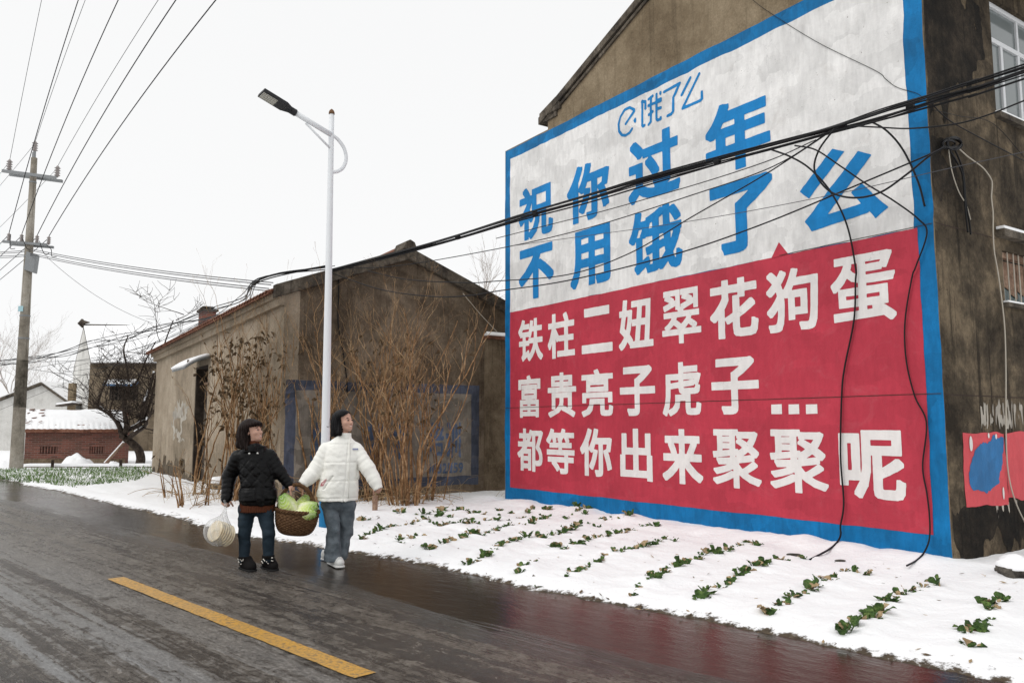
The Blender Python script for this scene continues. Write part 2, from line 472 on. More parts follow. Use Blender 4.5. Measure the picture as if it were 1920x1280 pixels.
def grid_mesh(name, X, Y, Zf, m, kind, smooth=True, loc=(0, 0, 0), rotz=0.0):
    nx, ny = X.shape
    v = np.stack([X, Y, Zf], -1).reshape(-1, 3)
    idx = np.arange(nx * ny).reshape(nx, ny)
    f = np.stack([idx[:-1, :-1], idx[1:, :-1], idx[1:, 1:], idx[:-1, 1:]], -1).reshape(-1, 4)
    me = bpy.data.meshes.new(name)
    me.from_pydata(v.tolist(), [], f.tolist())
    me.materials.append(m)
    if smooth: me.polygons.foreach_set('use_smooth', [True] * len(me.polygons))
    me.update()
    if len(me.polygons) and me.polygons[0].normal.z < 0: me.flip_normals()
    o = bpy.data.objects.new(name, me)
    o.location = tuple(loc); o.rotation_euler = (0, 0, rotz)
    COL.objects.link(o)
    return tag(o, kind=kind)

# far ground, reaching the horizon
g = MB(); g.quad((-1500, -1500, -0.10), (1500, -1500, -0.10), (1500, 1500, -0.10), (-1500, 1500, -0.10))
tag(g.build('ground', M['snow']), 'flat snowy ground running out to the horizon', kind='structure')

ROADROT = math.atan2(RT[1], RT[0])
tt = np.concatenate([np.arange(-14, 16, 0.12), np.arange(16, 60, 0.6), np.arange(60, 400, 8)])
wv = np.arange(-0.8, 6.0, 0.10)
TT, WW = np.meshgrid(tt, wv, indexing='ij')
rz = 0.005 * fbm(TT * 0.25, WW * 4, 3) * np.clip((WW - 1.2) / 0.6, 0, 1)
road = grid_mesh('road', TT, WW, rz, M['road'], 'structure', True, R0, ROADROT)
tag(road, 'wet village road streaked with brown slush')

# yellow dash
yl = mat('yellow_road_paint', (0.55, 0.30, 0.03), 0.5); n = NT(yl)
pp = n.wpos()
wear = n.noise(pp, 38, 6, 0.75, 0.3)
cc = n.mix(n.range(wear, 0.47, 0.61, 0, 0.85), (0.56, 0.30, 0.045), (0.13, 0.105, 0.080))
n.color(n.mix(n.range(n.noise(pp, 1.3, 4, 0.6), 0.35, 0.65, 0, 0.45), cc, (0.40, 0.255, 0.10)))
n.rough(n.range(wear, 0.3, 0.7, 0.25, 0.5)); n.bump(wear, 0.3, 0.01)
ya, yb = 0.075, 4.20
y0 = np.dot(np.array([-0.89, 4.875, 0]) - R0, RT)
tY = np.linspace(y0 - 0.05, y0 + 4.15, 90)
edge = lambda k: np.array([0.012 * vnoise(np.array([t * 9.0]), np.array([k]))[0] for t in tY])
wc = np.dot(np.array([-0.89, 4.875, 0]) - R0, RN)
wc2 = np.dot(np.array([-3.78, 7.83, 0]) - R0, RN)
cen = np.linspace(wc, wc2, 90)
XX = np.stack([tY + 0 * tY] * 5, 1); 
lo = cen - ya + edge(1.5); hi = cen + ya + edge(7.5)
YY = np.stack([lo, lo * .75 + hi * .25, (lo + hi) / 2, lo * .25 + hi * .75, hi], 1)
o = grid_mesh('road_marking', XX, YY, 0 * XX + 0.0075, yl, 'structure', True, R0, ROADROT)
tag(o, 'worn yellow centre line dash on the wet road')

# vegetable plant positions, row by row (sighted on the ground)
ROWS = [
 [(1815,1213),(1822,1188),(1838,1190),(1858,1165),(1852,1145),(1885,1128),(1868,1152)],
 [(1583,1187),(1600,1180),(1620,1165),(1640,1160),(1652,1142),(1672,1132),(1695,1118),(1722,1112),(1745,1096),(1757,1103)],
 [(1440,1156),(1452,1148),(1478,1138),(1490,1122),(1510,1118),(1525,1104),(1548,1097),(1563,1093),(1583,1076),(1620,1080)],
 [(1312,1127),(1325,1118),(1350,1104),(1366,1098),(1388,1080),(1402,1074),(1425,1066),(1440,1064),(1456,1056),(1478,1058),(1503,1048)],
 [(1186,1114),(1200,1098),(1222,1084),(1232,1090),(1252,1070),(1266,1068),(1283,1058),(1305,1054),(1326,1042),(1345,1044),(1366,1038),(1385,1030),(1402,1026),(1418,1030)],
 [(1062,1084),(1078,1076),(1090,1070),(1106,1061),(1122,1056),(1138,1046),(1165,1042),(1176,1038),(1190,1034),(1214,1025),(1246,1015),(1265,1018)],
 [(972,1074),(984,1064),(1000,1056),(1010,1092),(1043,1030),(1058,1034),(1078,1026),(1093,1020),(1116,1012),(1132,1010),(1145,1002),(1168,1000),(1190,996),(1215,990),(1232,992)],
 [(878,1058),(894,1055),(912,1040),(926,1034),(938,1028),(950,1021),(962,1016),(1008,1008),(1020,1010),(1054,1000),(1078,992),(1086,986),(1120,988)],
 [(806,1034),(818,1030),(836,1022),(850,1018),(874,1012),(886,1006),(902,1008),(918,1002),(932,996),(946,992),(962,990),(985,988),(1012,978),(1030,972)],
 [(676,1012),(690,1006),(716,999),(736,992),(752,1020),(772,1012),(792,1006),(748,990),(780,980),(804,978),(826,990),(850,988),(872,986),(896,984)],
 [(675,978),(745,962),(780,968),(818,964),(843,972),(852,962),(870,960),(878,976),(893,966),(908,968),(918,978),(938,960),(954,978),(966,962),(975,972),(998,960),(1026,960),(1015,978),(1060,974),(1072,968),(1088,962),(1100,960),(1146,978),(1160,980),(1178,978)],
]
veg_pts = [[G(px, py, 0.05) for px, py in row] for row in ROWS]
allveg = np.array([p for r in veg_pts for p in r])

# snow field: one sheet that dips under the road's edge
t1 = np.concatenate([-np.geomspace(2.5, 60, 26)[::-1], np.arange(-2.4, 13, 0.055), np.arange(13, 30, 0.16), np.geomspace(30.3, 260, 44)])
w1 = np.concatenate([-np.geomspace(7.8, 200, 46)[::-1], np.arange(-7.7, -2.2, 0.09), np.arange(-2.2, 0.72, 0.045)])
T1, W1 = np.meshgrid(t1, w1, indexing='ij')
GX = R0[0] + RT[0] * T1 + RN[0] * W1
GY = R0[1] + RT[1] * T1 + RN[1] * W1
def edge_w(t):
    """how far the snow reaches over the verge line"""
    bend = 0.25 * np.exp(-((t - 9.5) / 3.0) ** 2) - 0.10 * np.exp(-((t - 5.0) / 2.0) ** 2)
    far = np.clip((t - 14) / 12, 0, 1) * -0.25
    return bend + far + 0.20 * fbm(t * 0.8, t * 0 + 3.3, 3) + 0.10 * fbm(t * 5, t * 0 + 9.3, 3)
def snow_h(t, w, x, y):
    d = edge_w(t) - w                                   # metres inside the snow
    prof = np.clip(d / 0.30, -1, 1)
    h = 0.052 * np.sign(prof) * np.abs(prof) ** 0.7
    mask = np.clip(d / 0.5, 0, 1)
    h = h + mask * (0.030 * fbm(x * 1.1, y * 1.1, 3) + 0.022 * fbm(x * 5, y * 5, 3) + 0.012 * vnoise(x * 14, y * 14))
    return h
SZ = snow_h(T1, W1, GX, GY)
for p in allveg:
    d2_ = (GX - p[0]) ** 2 + (GY - p[1]) ** 2
    SZ -= 0.030 * np.exp(-d2_ / 0.006) - 0.030 * np.exp(-d2_ / 0.05)
# drift up against the painted wall
wu = (GX - C0[0]) * D1[0] + (GY - C0[1]) * D1[1]
wvv = (GX - C0[0]) * D2[0] + (GY - C0[1]) * D2[1]
near = np.exp(-((wvv + 0.25) / 0.35) ** 2) * ((wu > -0.5) & (wu < 9.5))
SZ += near * (0.045 + 0.10 * fbm(wu * 1.7, wu * 0 + 2.1, 3)) 
rp = np.random.default_rng(31)
for k in range(70):
    q = rpt(rp.uniform(-1.5, 12), -rp.uniform(.3, 5.5)); r_ = rp.uniform(.05, .13)
    SZ -= rp.uniform(.010, .030) * np.exp(-(((GX - q[0]) ** 2 + (GY - q[1]) ** 2) / r_ ** 2) ** 1.5)
sf = grid_mesh('snow_field', GX, GY, SZ, M['field_snow'], 'structure')
tag(sf, 'snow covered vegetable plot between the road and the painted wall')
def snow_at(x, y):
    p = np.array([x, y, 0]) - R0
    return float(snow_h(np.array([np.dot(p, RT)]), np.array([np.dot(p, RN)]), np.array([x]), np.array([y]))[0])

# ------------------------------------------------------------ glyphs -> flat painted shapes (marching squares on a distance field)
def seg_dist(px, py, segs, p=2):
    d = np.full(px.shape, 1e9)
    for (ax, ay), (bx, by) in segs:
        ex, ey = bx - ax, by - ay
        L = ex * ex + ey * ey + 1e-12
        t = np.clip(((px - ax) * ex + (py - ay) * ey) / L, 0, 1)
        qx = np.abs(px - ax - t * ex); qy = np.abs(py - ay - t * ey)
        d = np.minimum(d, qx ** 2 + qy ** 2 if p == 2 else qx ** p + qy ** p)
    return d ** (1.0 / p)
def inside_tris(px, py, tris):
    r = np.zeros(px.shape, bool)
    for a, b, c in tris:
        s1 = (b[0] - a[0]) * (py - a[1]) - (b[1] - a[1]) * (px - a[0])
        s2 = (c[0] - b[0]) * (py - b[1]) - (c[1] - b[1]) * (px - b[0])
        s3 = (a[0] - c[0]) * (py - c[1]) - (a[1] - c[1]) * (px - c[0])
        r |= ((s1 >= 0) & (s2 >= 0) & (s3 >= 0)) | ((s1 <= 0) & (s2 <= 0) & (s3 <= 0))
    return r
_gc = {}
def glyph(ch):
    if ch in _gc: return _gc[ch]
    cu = bpy.data.curves.new('glyph', 'FONT')
    cu.body = ch; cu.size = 1; cu.dimensions = '2D'; cu.resolution_u = 3; cu.fill_mode = 'BOTH'
    o = bpy.data.objects.new('glyph', cu); COL.objects.link(o)
    dg = bpy.context.evaluated_depsgraph_get()
    me = bpy.data.meshes.new_from_object(o.evaluated_get(dg))
    v = [(q.co.x, q.co.y) for q in me.vertices]
    cnt = {}
    tris = []
    for p in me.polygons:
        vs = list(p.vertices)
        for i in range(1, len(vs) - 1): tris.append((v[vs[0]], v[vs[i]], v[vs[i + 1]]))
        for i in range(len(vs)):
            k = tuple(sorted((vs[i], vs[(i + 1) % len(vs)]))); cnt[k] = cnt.get(k, 0) + 1
    segs = [(v[a], v[b]) for (a, b), c in cnt.items() if c == 1]
    xs = [q[0] for q in v]; ys = [q[1] for q in v]
    bpy.data.objects.remove(o); bpy.data.curves.remove(cu); bpy.data.meshes.remove(me)
    _gc[ch] = (tris, segs, (min(xs), max(xs), min(ys), max(ys)))
    return _gc[ch]
def contour(field, xs, ys):
    """filled region field<0 as verts2d, faces: full cells as row runs, border cells clipped"""
    nx, ny = field.shape
    neg = field < 0
    V = []; Fc = []; cache = {}
    def vid(p):
        k = (round(p[0], 6), round(p[1], 6))
        if k not in cache: cache[k] = len(V); V.append(p)
        return cache[k]
    for j in range(ny - 1):
        i = 0
        while i < nx - 1:
            c = (neg[i, j], neg[i + 1, j], neg[i + 1, j + 1], neg[i, j + 1])
            if all(c):
                i0 = i
                while i < nx - 1 and neg[i, j] and neg[i + 1, j] and neg[i + 1, j + 1] and neg[i, j + 1]: i += 1
                Fc.append([vid((xs[i0], ys[j])), vid((xs[i], ys[j])), vid((xs[i], ys[j + 1])), vid((xs[i0], ys[j + 1]))])
                continue
            if any(c):
                P = [(xs[i], ys[j]), (xs[i + 1], ys[j]), (xs[i + 1], ys[j + 1]), (xs[i], ys[j + 1])]
                Q = [field[i, j], field[i + 1, j], field[i + 1, j + 1], field[i, j + 1]]
                out = []
                for a in range(4):
                    b = (a + 1) % 4
                    if Q[a] < 0: out.append(P[a])
                    if (Q[a] < 0) != (Q[b] < 0):
                        t = Q[a] / (Q[a] - Q[b])
                        out.append((P[a][0] + t * (P[b][0] - P[a][0]), P[a][1] + t * (P[b][1] - P[a][1])))
                ids = []
                for p in out:
                    q = vid(p)
                    if q not in ids: ids.append(q)
                if len(ids) >= 3: Fc.append(ids)
            i += 1
    return V, Fc
def char_shape(ch, u0, u1, z0, z1, wt=0.03, res=110, wob=0.0022):
    """the character fitted in the box; x runs from u0 (left) to u1 (right)"""
    tris, segs, (a, b, c, d) = glyph(ch)
    m = wt + 0.02
    gx = np.linspace(a - m, b + m, res); gy = np.linspace(c - m, d + m, res)
    PX, PY = np.meshgrid(gx, gy, indexing='ij')
    sd = seg_dist(PX, PY, segs, 7)
    ins = inside_tris(PX, PY, tris)
    f = np.where(ins, -sd, sd) - wt + wob * 2 * fbm(PX * 9 + ord(ch) % 37, PY * 9, 2)
    V, Fc = contour(f, gx, gy)
    sx = (u1 - u0) / (b - a + 2 * wt); sy = (z1 - z0) / (d - c + 2 * wt)
    V = [(u0 + (x - a + wt) * sx, z0 + (y - c + wt) * sy) for x, y in V]
    return V, Fc
def field_shape(fn, u0, u1, z0, z1, h=0.01, wob=0.006):
    xs = np.arange(u0, u1 + h, h); ys = np.arange(z0, z1 + h, h)
    PX, PY = np.meshgrid(xs, ys, indexing='ij')
    return contour(fn(PX, PY) + wob * 2 * fbm(PX * 12, PY * 12, 2), xs, ys)
def poly_sd(px, py, poly):
    n = len(poly)
    d = seg_dist(px, py, [(poly[i], poly[(i + 1) % n]) for i in range(n)])
    ins = np.zeros(px.shape, bool)
    for i in range(n):
        (x1, y1), (x2, y2) = poly[i], poly[(i + 1) % n]
        c = ((y1 > py) != (y2 > py)) & (px < (x2 - x1) * (py - y1) / (y2 - y1 + 1e-12) + x1)
        ins ^= c
    return np.where(ins, -d, d)
def shift_poly_area(V, Fc): return V, Fc

# ------------------------------------------------------------ the painted house
house = thing('painted_house', wpt(3.5, 2.5, 0), 'tall brown plastered house whose gable carries the huge blue, white and red mural', 'house')
GW = 6.98                                      # width of the gable
EZ, AZP = 7.10, 8.55                           # eaves and apex of the wall
mb = MB()
mb.prism([wpt(0, 0, -0.2), wpt(GW, 0, -0.2), wpt(GW, 0, EZ), wpt(GW / 2, 0, AZP), wpt(0, 0, EZ)], D2 * 0.3)
mb.box(wpt(GW, 0, -0.2), D1 * 1.42, D2 * 0.3, UZ * 7.08)        # flush side wall that widens the painted face
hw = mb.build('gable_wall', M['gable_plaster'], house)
# front wall with two openings (v from 0.3 on; the gable wall's edge closes the corner)
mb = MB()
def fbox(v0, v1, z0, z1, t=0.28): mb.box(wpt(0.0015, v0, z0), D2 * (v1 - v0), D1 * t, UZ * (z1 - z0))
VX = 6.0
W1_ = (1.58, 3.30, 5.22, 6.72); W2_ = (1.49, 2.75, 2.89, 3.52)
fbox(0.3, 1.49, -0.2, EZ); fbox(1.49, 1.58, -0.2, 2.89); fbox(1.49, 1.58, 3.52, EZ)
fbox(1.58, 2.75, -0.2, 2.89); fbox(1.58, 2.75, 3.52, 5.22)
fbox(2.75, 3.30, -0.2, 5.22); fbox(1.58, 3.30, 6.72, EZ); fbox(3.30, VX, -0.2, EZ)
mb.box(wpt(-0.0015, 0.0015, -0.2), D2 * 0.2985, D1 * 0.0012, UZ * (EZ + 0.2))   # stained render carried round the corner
fw = mb.build('front_wall', M['front_plaster'], house)
mb = MB(); mb.box(wpt(0.3, VX - 0.3, -0.2), D1 * (GW - 0.6), D2 * 0.3, UZ * EZ)
mb.box(wpt(GW - 0.3, 0.3, -0.2), D1 * 0.3, D2 * (VX - 0.6), UZ * EZ)
mb.build('back_wall', M['gable_plaster'], house)
# roof slabs with a snow sheet
mb = MB()
for u0, u1 in ((-0.35, GW / 2), (GW + 0.22, GW / 2)):
    e = EZ + (AZP - EZ) * (1 - abs(u0 - GW / 2) / (GW / 2))
    a = wpt(u0, -0.06, e + 0.02); b = wpt(u1, -0.06, AZP + 0.02)
    mb.prism([a, b, b + UZ * 0.13, a + UZ * 0.13], D2 * (VX + 0.3))
mb.build('roof', M['coping'], house)
mb = MB()
for u0, u1 in ((-0.30, GW / 2), (GW + 0.17, GW / 2)):
    e = EZ + (AZP - EZ) * (1 - abs(u0 - GW / 2) / (GW / 2))
    a = wpt(u0, 0.12, e + 0.153); b = wpt(u1, 0.12, AZP + 0.153)
    mb.prism([a, b, b + UZ * 0.04, a + UZ * 0.04], D2 * (VX))
mb.build('roof_snow', M['snow'], house)
# stepped cornice at the eaves corner
mb = MB()
mb.box(wpt(GW - 0.42, -0.055, 7.14), D1 * 0.62, D2 * 0.5, UZ * 0.10)
mb.box(wpt(GW - 0.30, -0.035, 7.04), D1 * 0.42, D2 * 0.5, UZ * 0.10)
mb.prism([wpt(GW - 0.42, -0.05, 7.24), wpt(GW + 0.2, -0.05, 7.24), wpt(GW - 0.30, -0.05, 7.40)], D2 * 0.4)
mb.build('cornice', M['coping'], house, bevel=0.012)
# verge band under the roof edge
mb = MB()
for u0 in (0.0, GW):
    a = wpt(u0, -0.035, EZ - 0.02); b = wpt(GW / 2, -0.035, AZP - 0.02)
    mb.prism([a, b, b + UZ * 0.035 - UZ * 0.09, a + UZ * 0.035 - UZ * 0.09], D2 * 0.034)
mb.build('verge_band', M['coping'], house)
mb = MB(); mb.box(wpt(-0.12, 0.32, 6.98), D2 * (VX - 0.4), D1 * 0.118, UZ * 0.12)
mb.build('eaves_board', M['coping'], house)

# upper window
v0, v1, z0, z1 = W1_
win = MB()
def wb(mb, va, vb, za, zb, d0, d1): mb.box(wpt(d0, va, za), D2 * (vb - va), D1 * (d1 - d0), UZ * (zb - za))
wb(win, v0, v0 + .06, z0, z1, .06, .13); wb(win, v1 - .06, v1, z0, z1, .06, .13)
wb(win, v0 + .06, v1 - .06, z1 - .06, z1, .06, .13); wb(win, v0 + .06, v1 - .06, z0, z0 + .06, .06, .13)
wb(win, v0 + .06, v1 - .06, 6.20, 6.26, .065, .125)
for vm in (v0 + .40, v0 + .86, v0 + 1.30): wb(win, vm - .03, vm + .03, z0 + .06, 6.20, .068, .122)
wb(win, v0 + .84, v0 + .89, 6.26, z1 - .06, .068, .122)
window = win.build('window', M['alu'], house, bevel=0.004)
pn = MB(); wb(pn, v0 + .03, v1 - .03, z0 + .03, z1 - .03, .095, .10)
pn.build('pane', M['glass'], window)
sl = MB(); wb(sl, v0 - .05, v1 + .05, z0 - .07, z0 - .002, -.07, .27)
sl.build('sill', M['coping'], window)
ss = MB(); wb(ss, v0 - .03, v1 + .03, z0 - .001, z0 + .025, -.06, .05)
ss.build('sill_snow', M['snow'], window)
rv = MB(); wb(rv, v0, v1, z0, z1, .30, .33)
rv.build('dark_backing', M['void'], house)
# lower window: bars, boards, green glass
v0, v1, z0, z1 = W2_
win = MB()
wb(win, v0, v0 + .05, z0, z1, .05, .12); wb(win, v1 - .05, v1, z0, z1, .05, .12)
wb(win, v0 + .05, v1 - .05, z1 - .07, z1, .05, .12); wb(win, v0 + .05, v1 - .05, z0, z0 + .04, .05, .12)
w2 = win.build('window', M['wood'], house)
w2['label'] = 'small low window with rusty white bars and torn boards'
pn = MB(); wb(pn, v0 + .03, v1 - .03, z0 + .03, z1 - .03, .14, .145); pn.build('pane', M['dark_glass'], w2)
bd = MB()
for k in range(6):
    va = v0 + .06 + k * .19
    zb = (3.16, 3.14, 3.05, 3.10, 3.18, 3.12)[k]
    bd.prism([wpt(.128, va, zb), wpt(.128, va + .17, zb - .05), wpt(.128, va + .17, z1 - .08), wpt(.128, va, z1 - .08)], D1 * .008)
bd.build('board', M['wood'], w2)
br = MB()
for k in range(9):
    va = v0 + .05 + k * .142
    br.tube([wpt(.03, va, z0 - .01), wpt(.03, va + random.uniform(-.01, .01), z1 + .02)], .008, 6)
br.build('bars', M['white_wire'], w2)
sl = MB(); wb(sl, v0 - .05, v1 + .05, z0 - .05, z0 - .002, -.06, .27); sl.build('sill', M['coping'], w2)
ss = MB(); wb(ss, v0 - .04, v1 + .04, z0 - .001, z0 + .02, -.055, .03); ss.build('sill_snow', M['snow'], w2)
ln = MB(); wb(ln, v0 - .13, v1 + .13, 3.66, 3.75, -.10, .0); ln.build('lintel', M['coping'], w2)
ls = MB(); wb(ls, v0 - .12, v1 + .12, 3.752, 3.785, -.095, -.005); ls.build('lintel_snow', M['snow'], w2)
rv = MB(); wb(rv, v0, v1, z0, z1, .30, .33); rv.build('dark_backing', M['void'], house)

# ---- the mural: paint sheets a few millimetres proud of the wall
def sheet(V, Fc, proud, plane='wall'):
    if plane == 'wall': return [C0 + D1 * u - D2 * proud + UZ * z for u, z in V]
    if plane == 'side': return [C0 + D2 * u - D1 * proud + UZ * z for u, z in V]
    if plane == 'barn': return [B0 + D2 * u - D1 * proud + UZ * z for u, z in V]
    if plane == 'barnfront': return [B0 + D1 * u - D2 * proud + UZ * z for u, z in V]
def rough_rect(u0, u1, z0, z1, amp=0.012, h=0.05, seed=0.0):
    """grid rectangle with hand painted, slightly uneven edges"""
    nu = max(2, int((u1 - u0) / h)); nz = max(2, int((z1 - z0) / h))
    us = np.linspace(0, 1, nu); zs = np.linspace(0, 1, nz)
    V = []
    e = lambda a, s: amp * 2 * fbm(np.array([a * 3.1]), np.array([s + seed]), 3)[0]
    for a in us:
        for b in zs:
            du = e(z0 + b * (z1 - z0), 1.7) * (1 - a) + e(z0 + b * (z1 - z0), 4.2) * a
            dz = e(u0 + a * (u1 - u0), 7.9) * (1 - b) + e(u0 + a * (u1 - u0), 11.3) * b
            V.append((u0 + a * (u1 - u0) + du * (abs(a - .5) * 2) ** 8, z0 + b * (z1 - z0) + dz * (abs(b - .5) * 2) ** 8))
    Fc = [(i * nz + j, (i + 1) * nz + j, (i + 1) * nz + j + 1, i * nz + j + 1) for i in range(nu - 1) for j in range(nz - 1)]
    return V, Fc
def build_chars(m, parent, parts, proud, plane='wall'):
    for q in parts: build_sheet('painted_character', m, parent, [q], proud, plane)
def build_sheet(name, m, parent, parts, proud, plane='wall', label=None):
    mb = MB()
    nrm = {'wall': -D2, 'side': -D1, 'barn': -D1, 'barnfront': -D2}[plane]
    for V, Fc in parts:
        P = sheet(V, Fc, proud, plane)
        if len(Fc):
            f = max(Fc[:50], key=len)
            nn = np.cross(P[f[1]] - P[f[0]], P[f[2]] - P[f[0]])
            if np.dot(nn, nrm) < 0: Fc = [tuple(q)[::-1] for q in Fc]
        mb.add(P, Fc)
    o = mb.build(name, m, parent)
    if label: o['label'] = label
    return o
mural = build_sheet('mural', M['blue'], house, [rough_rect(0.004, 8.395, -0.1, 6.86, 0.010)], 0.003)
mural['label'] = 'advertising slogan mural with a blue border'
build_sheet('white_panel', M['white_paint'], mural, [rough_rect(0.22, 8.22, 3.622, 6.66, 0.011, seed=3)], 0.006)
red_parts = [rough_rect(0.185, 8.215, 0.305, 3.618, 0.008, seed=8)]
tri = [wall_uv(1446, 486), wall_uv(1480, 478), wall_uv(1461, 454)]
build_sheet('red_panel', M['red'], mural, red_parts + [([tri[0], tri[1], tri[2]], [(0, 1, 2)])], 0.0075)
# lettering rows: (characters, [(left px, right px, px y at the middle)])
def Z2(x, y): return (930 + x / 1.939, 420 + y / 1.939)
def Z1(x, y): return (930 + x / 2.4615, 100 + y / 2.4615)
def row(chars, boxes, fn, wts, z0=None, z1=None):
    parts = []
    tops = []; bots = []
    for (x0, x1, yt, yb) in boxes:
        xm = (x0 + x1) / 2
        tops.append(wall_uv(*fn(xm, yt))[1]); bots.append(wall_uv(*fn(xm, yb))[1])
    zt = np.median(tops) if z1 is None else z1; zb = np.median(bots) if z0 is None else z0
    for k, (ch, (x0, x1, yt, yb)) in enumerate(zip(chars, boxes)):
        ym = (yt + yb) / 2
        ua = wall_uv(*fn(x0, ym))[0]; ub = wall_uv(*fn(x1, ym))[0]
        ta = 0.7 * zt + 0.3 * tops[k]; ba = 0.7 * zb + 0.3 * bots[k]
        parts.append(char_shape(ch, ua, ub, ba, ta, wts.get(ch, 0.030)))
    return parts
DW = {'翠': 0.017, '聚': 0.019, '富': 0.020, '蛋': 0.021, '饿': 0.021, '都': 0.021, '等': 0.021, '贵': 0.021, '亮': 0.021, '虎': 0.021, '铁': 0.022, '狗': 0.023, '呢': 0.028, '柱': 0.026, '妞': 0.024, '来': 0.028, '你': 0.027, '花': 0.028, '祝': 0.029}
for k in DW: DW[k] = DW[k] + 0.004
r1 = row('铁柱二妞翠花狗蛋', [(83,172,348,495),(190,288,325,490),(313,425,312,460),(448,573,270,455),(605,747,230,430),(780,955,190,415),(985,1175,160,390),(1218,1455,98,358)], Z2, DW)
# the two bars of one character sit inside the row height
tris, segs, bb = glyph('二')
r2 = row('富贵亮子虎子', [(83,163,548,703),(190,293,537,703),(313,427,525,700),(452,580,517,695),(607,747,503,703),(785,957,487,690)], Z2, DW)
for a, b in ((1003, 1041), (1066, 1104), (1129, 1170)):
    ua = wall_uv(*Z2(a, 672))[0]; ub = wall_uv(*Z2(b, 672))[0]
    zt = wall_uv(*Z2((a + b) / 2, 655))[1]; zb = wall_uv(*Z2((a + b) / 2, 690))[1]
    r2.append(rough_rect(min(ua, ub), max(ua, ub), zb, zt, 0.004, 0.03))
r3 = row('都等你出来聚聚呢', [(80,172,743,898),(185,287,743,908),(308,423,740,915),(453,570,740,935),(607,753,745,945),(790,965,745,960),(998,1208,745,975),(1250,1490,750,997)], Z2, DW)
for rr in (r1, r2, r3): build_chars(M['white_letter'], mural, rr, 0.0105)
BW = {'祝': 0.032, '你': 0.034, '过': 0.036, '年': 0.040, '不': 0.040, '用': 0.036, '饿': 0.028, '了': 0.042}
b1 = row('祝你过年', [(108,265,610,850),(330,525,515,772),(612,850,358,668),(968,1268,200,525)], Z1, BW)
b2 = row('不用饿了', [(108,268,900,1132),(345,530,805,1070),(616,862,712,1008),(990,1282,575,915)], Z1, BW)
Z7 = lambda x, y: wall_uv(1480 + x / 6.4, 260 + y / 6.4)
polys = [[Z7(*p) for p in q] for q in (
    [(520,120),(665,155),(240,722),(130,637)],
    [(830,150),(990,195),(465,910),(275,1112),(192,1000)],
    [(192,1000),(465,910),(868,780),(975,885),(275,1112)],
    [(875,540),(1195,825),(1040,952),(975,885),(868,780),(745,645)])]
us = [p[0] for q in polys for p in q]; zs = [p[1] for q in polys for p in q]
fn = lambda X, Y: np.minimum.reduce([poly_sd(X, Y, q) for q in polys])
b2.append(field_shape(fn, min(us) - .04, max(us) + .04, min(zs) - .04, max(zs) + .04, 0.012, 0.004))
for rr in (b1, b2): build_chars(M['letter_blue'], mural, rr, 0.0105)
# small logo line, drawn as brush strokes
ZL = lambda x, y: wall_uv(1140 + x / 8.535, 120 + y / 8.535)
strokes = [
 [(290,960),(425,760),(425,735),(350,700),(270,740),(205,850),(175,970),(185,1080),(230,1140),(290,1145),(350,1105),(392,1040)],
 [(440,885),(441,925)], [(440,905),(430,905)],
 [(555,600),(555,985),(570,1000),(590,985)], [(550,612),(605,605)], [(605,605),(605,715)],
 [(655,570),(720,515)], [(692,540),(692,930),(655,975)], [(655,670),(850,590)], [(660,815),(720,765)],
 [(782,490),(782,880),(800,905),(850,885),(850,860)], [(845,460),(845,480)], [(800,720),(850,705)], [(850,560),(800,585)], 
 [(905,450),(1155,310),(1085,470),(1050,540),(1050,760),(1020,805),(960,835)],
 [(1325,225),(1185,500)],
 [(1465,165),(1200,715)], [(1200,715),(1490,585),(1510,560),(1508,450)],
]
sg = []
for s_ in strokes:
    q = [ZL(*p) for p in s_]
    sg += list(zip(q[:-1], q[1:]))
us = [p[0] for s_ in sg for p in s_]; zs = [p[1] for s_ in sg for p in s_]
lf = lambda X, Y: seg_dist(X, Y, sg) - 0.023
build_sheet('logo', M['letter_blue'], mural, [field_shape(lf, min(us) - .05, max(us) + .05, min(zs) - .05, max(zs) + .05, 0.010, 0.003)], 0.0105)
# horizontal cracks of the wall, hairline grooves
ck = MB()
for zz, ua, ub in ((1.79, 0.02, 8.37), (3.632, 0.02, 2.0)):
    pts = [(u, zz + 0.006 * fbm(np.array([u * 4]), np.array([zz]), 2)[0]) for u in np.linspace(ua, ub, 60)]
    V = []; 
    for u, z in pts: V += [(u, z - 0.004), (u, z + 0.004)]
    Fc = [(2 * i, 2 * i + 1, 2 * i + 3, 2 * i + 2) for i in range(59)]
    P = sheet(V, Fc, 0.0125); ck.add(P, Fc)
for zz, va, vb in ((3.64, 0.02, 1.35), (1.78, 0.02, 3.0)):
    V = []
    for v in np.linspace(va, vb, 30):
        z = zz + 0.006 * fbm(np.array([v * 4]), np.array([zz + 3]), 2)[0]; V += [(v, z - 0.005), (v, z + 0.005)]
    Fc = [(2 * i, 2 * i + 1, 2 * i + 3, 2 * i + 2) for i in range(29)]
    ck.add(sheet(V, Fc, 0.004, 'side'), Fc)
ck.build('crack', M['crack'], house)
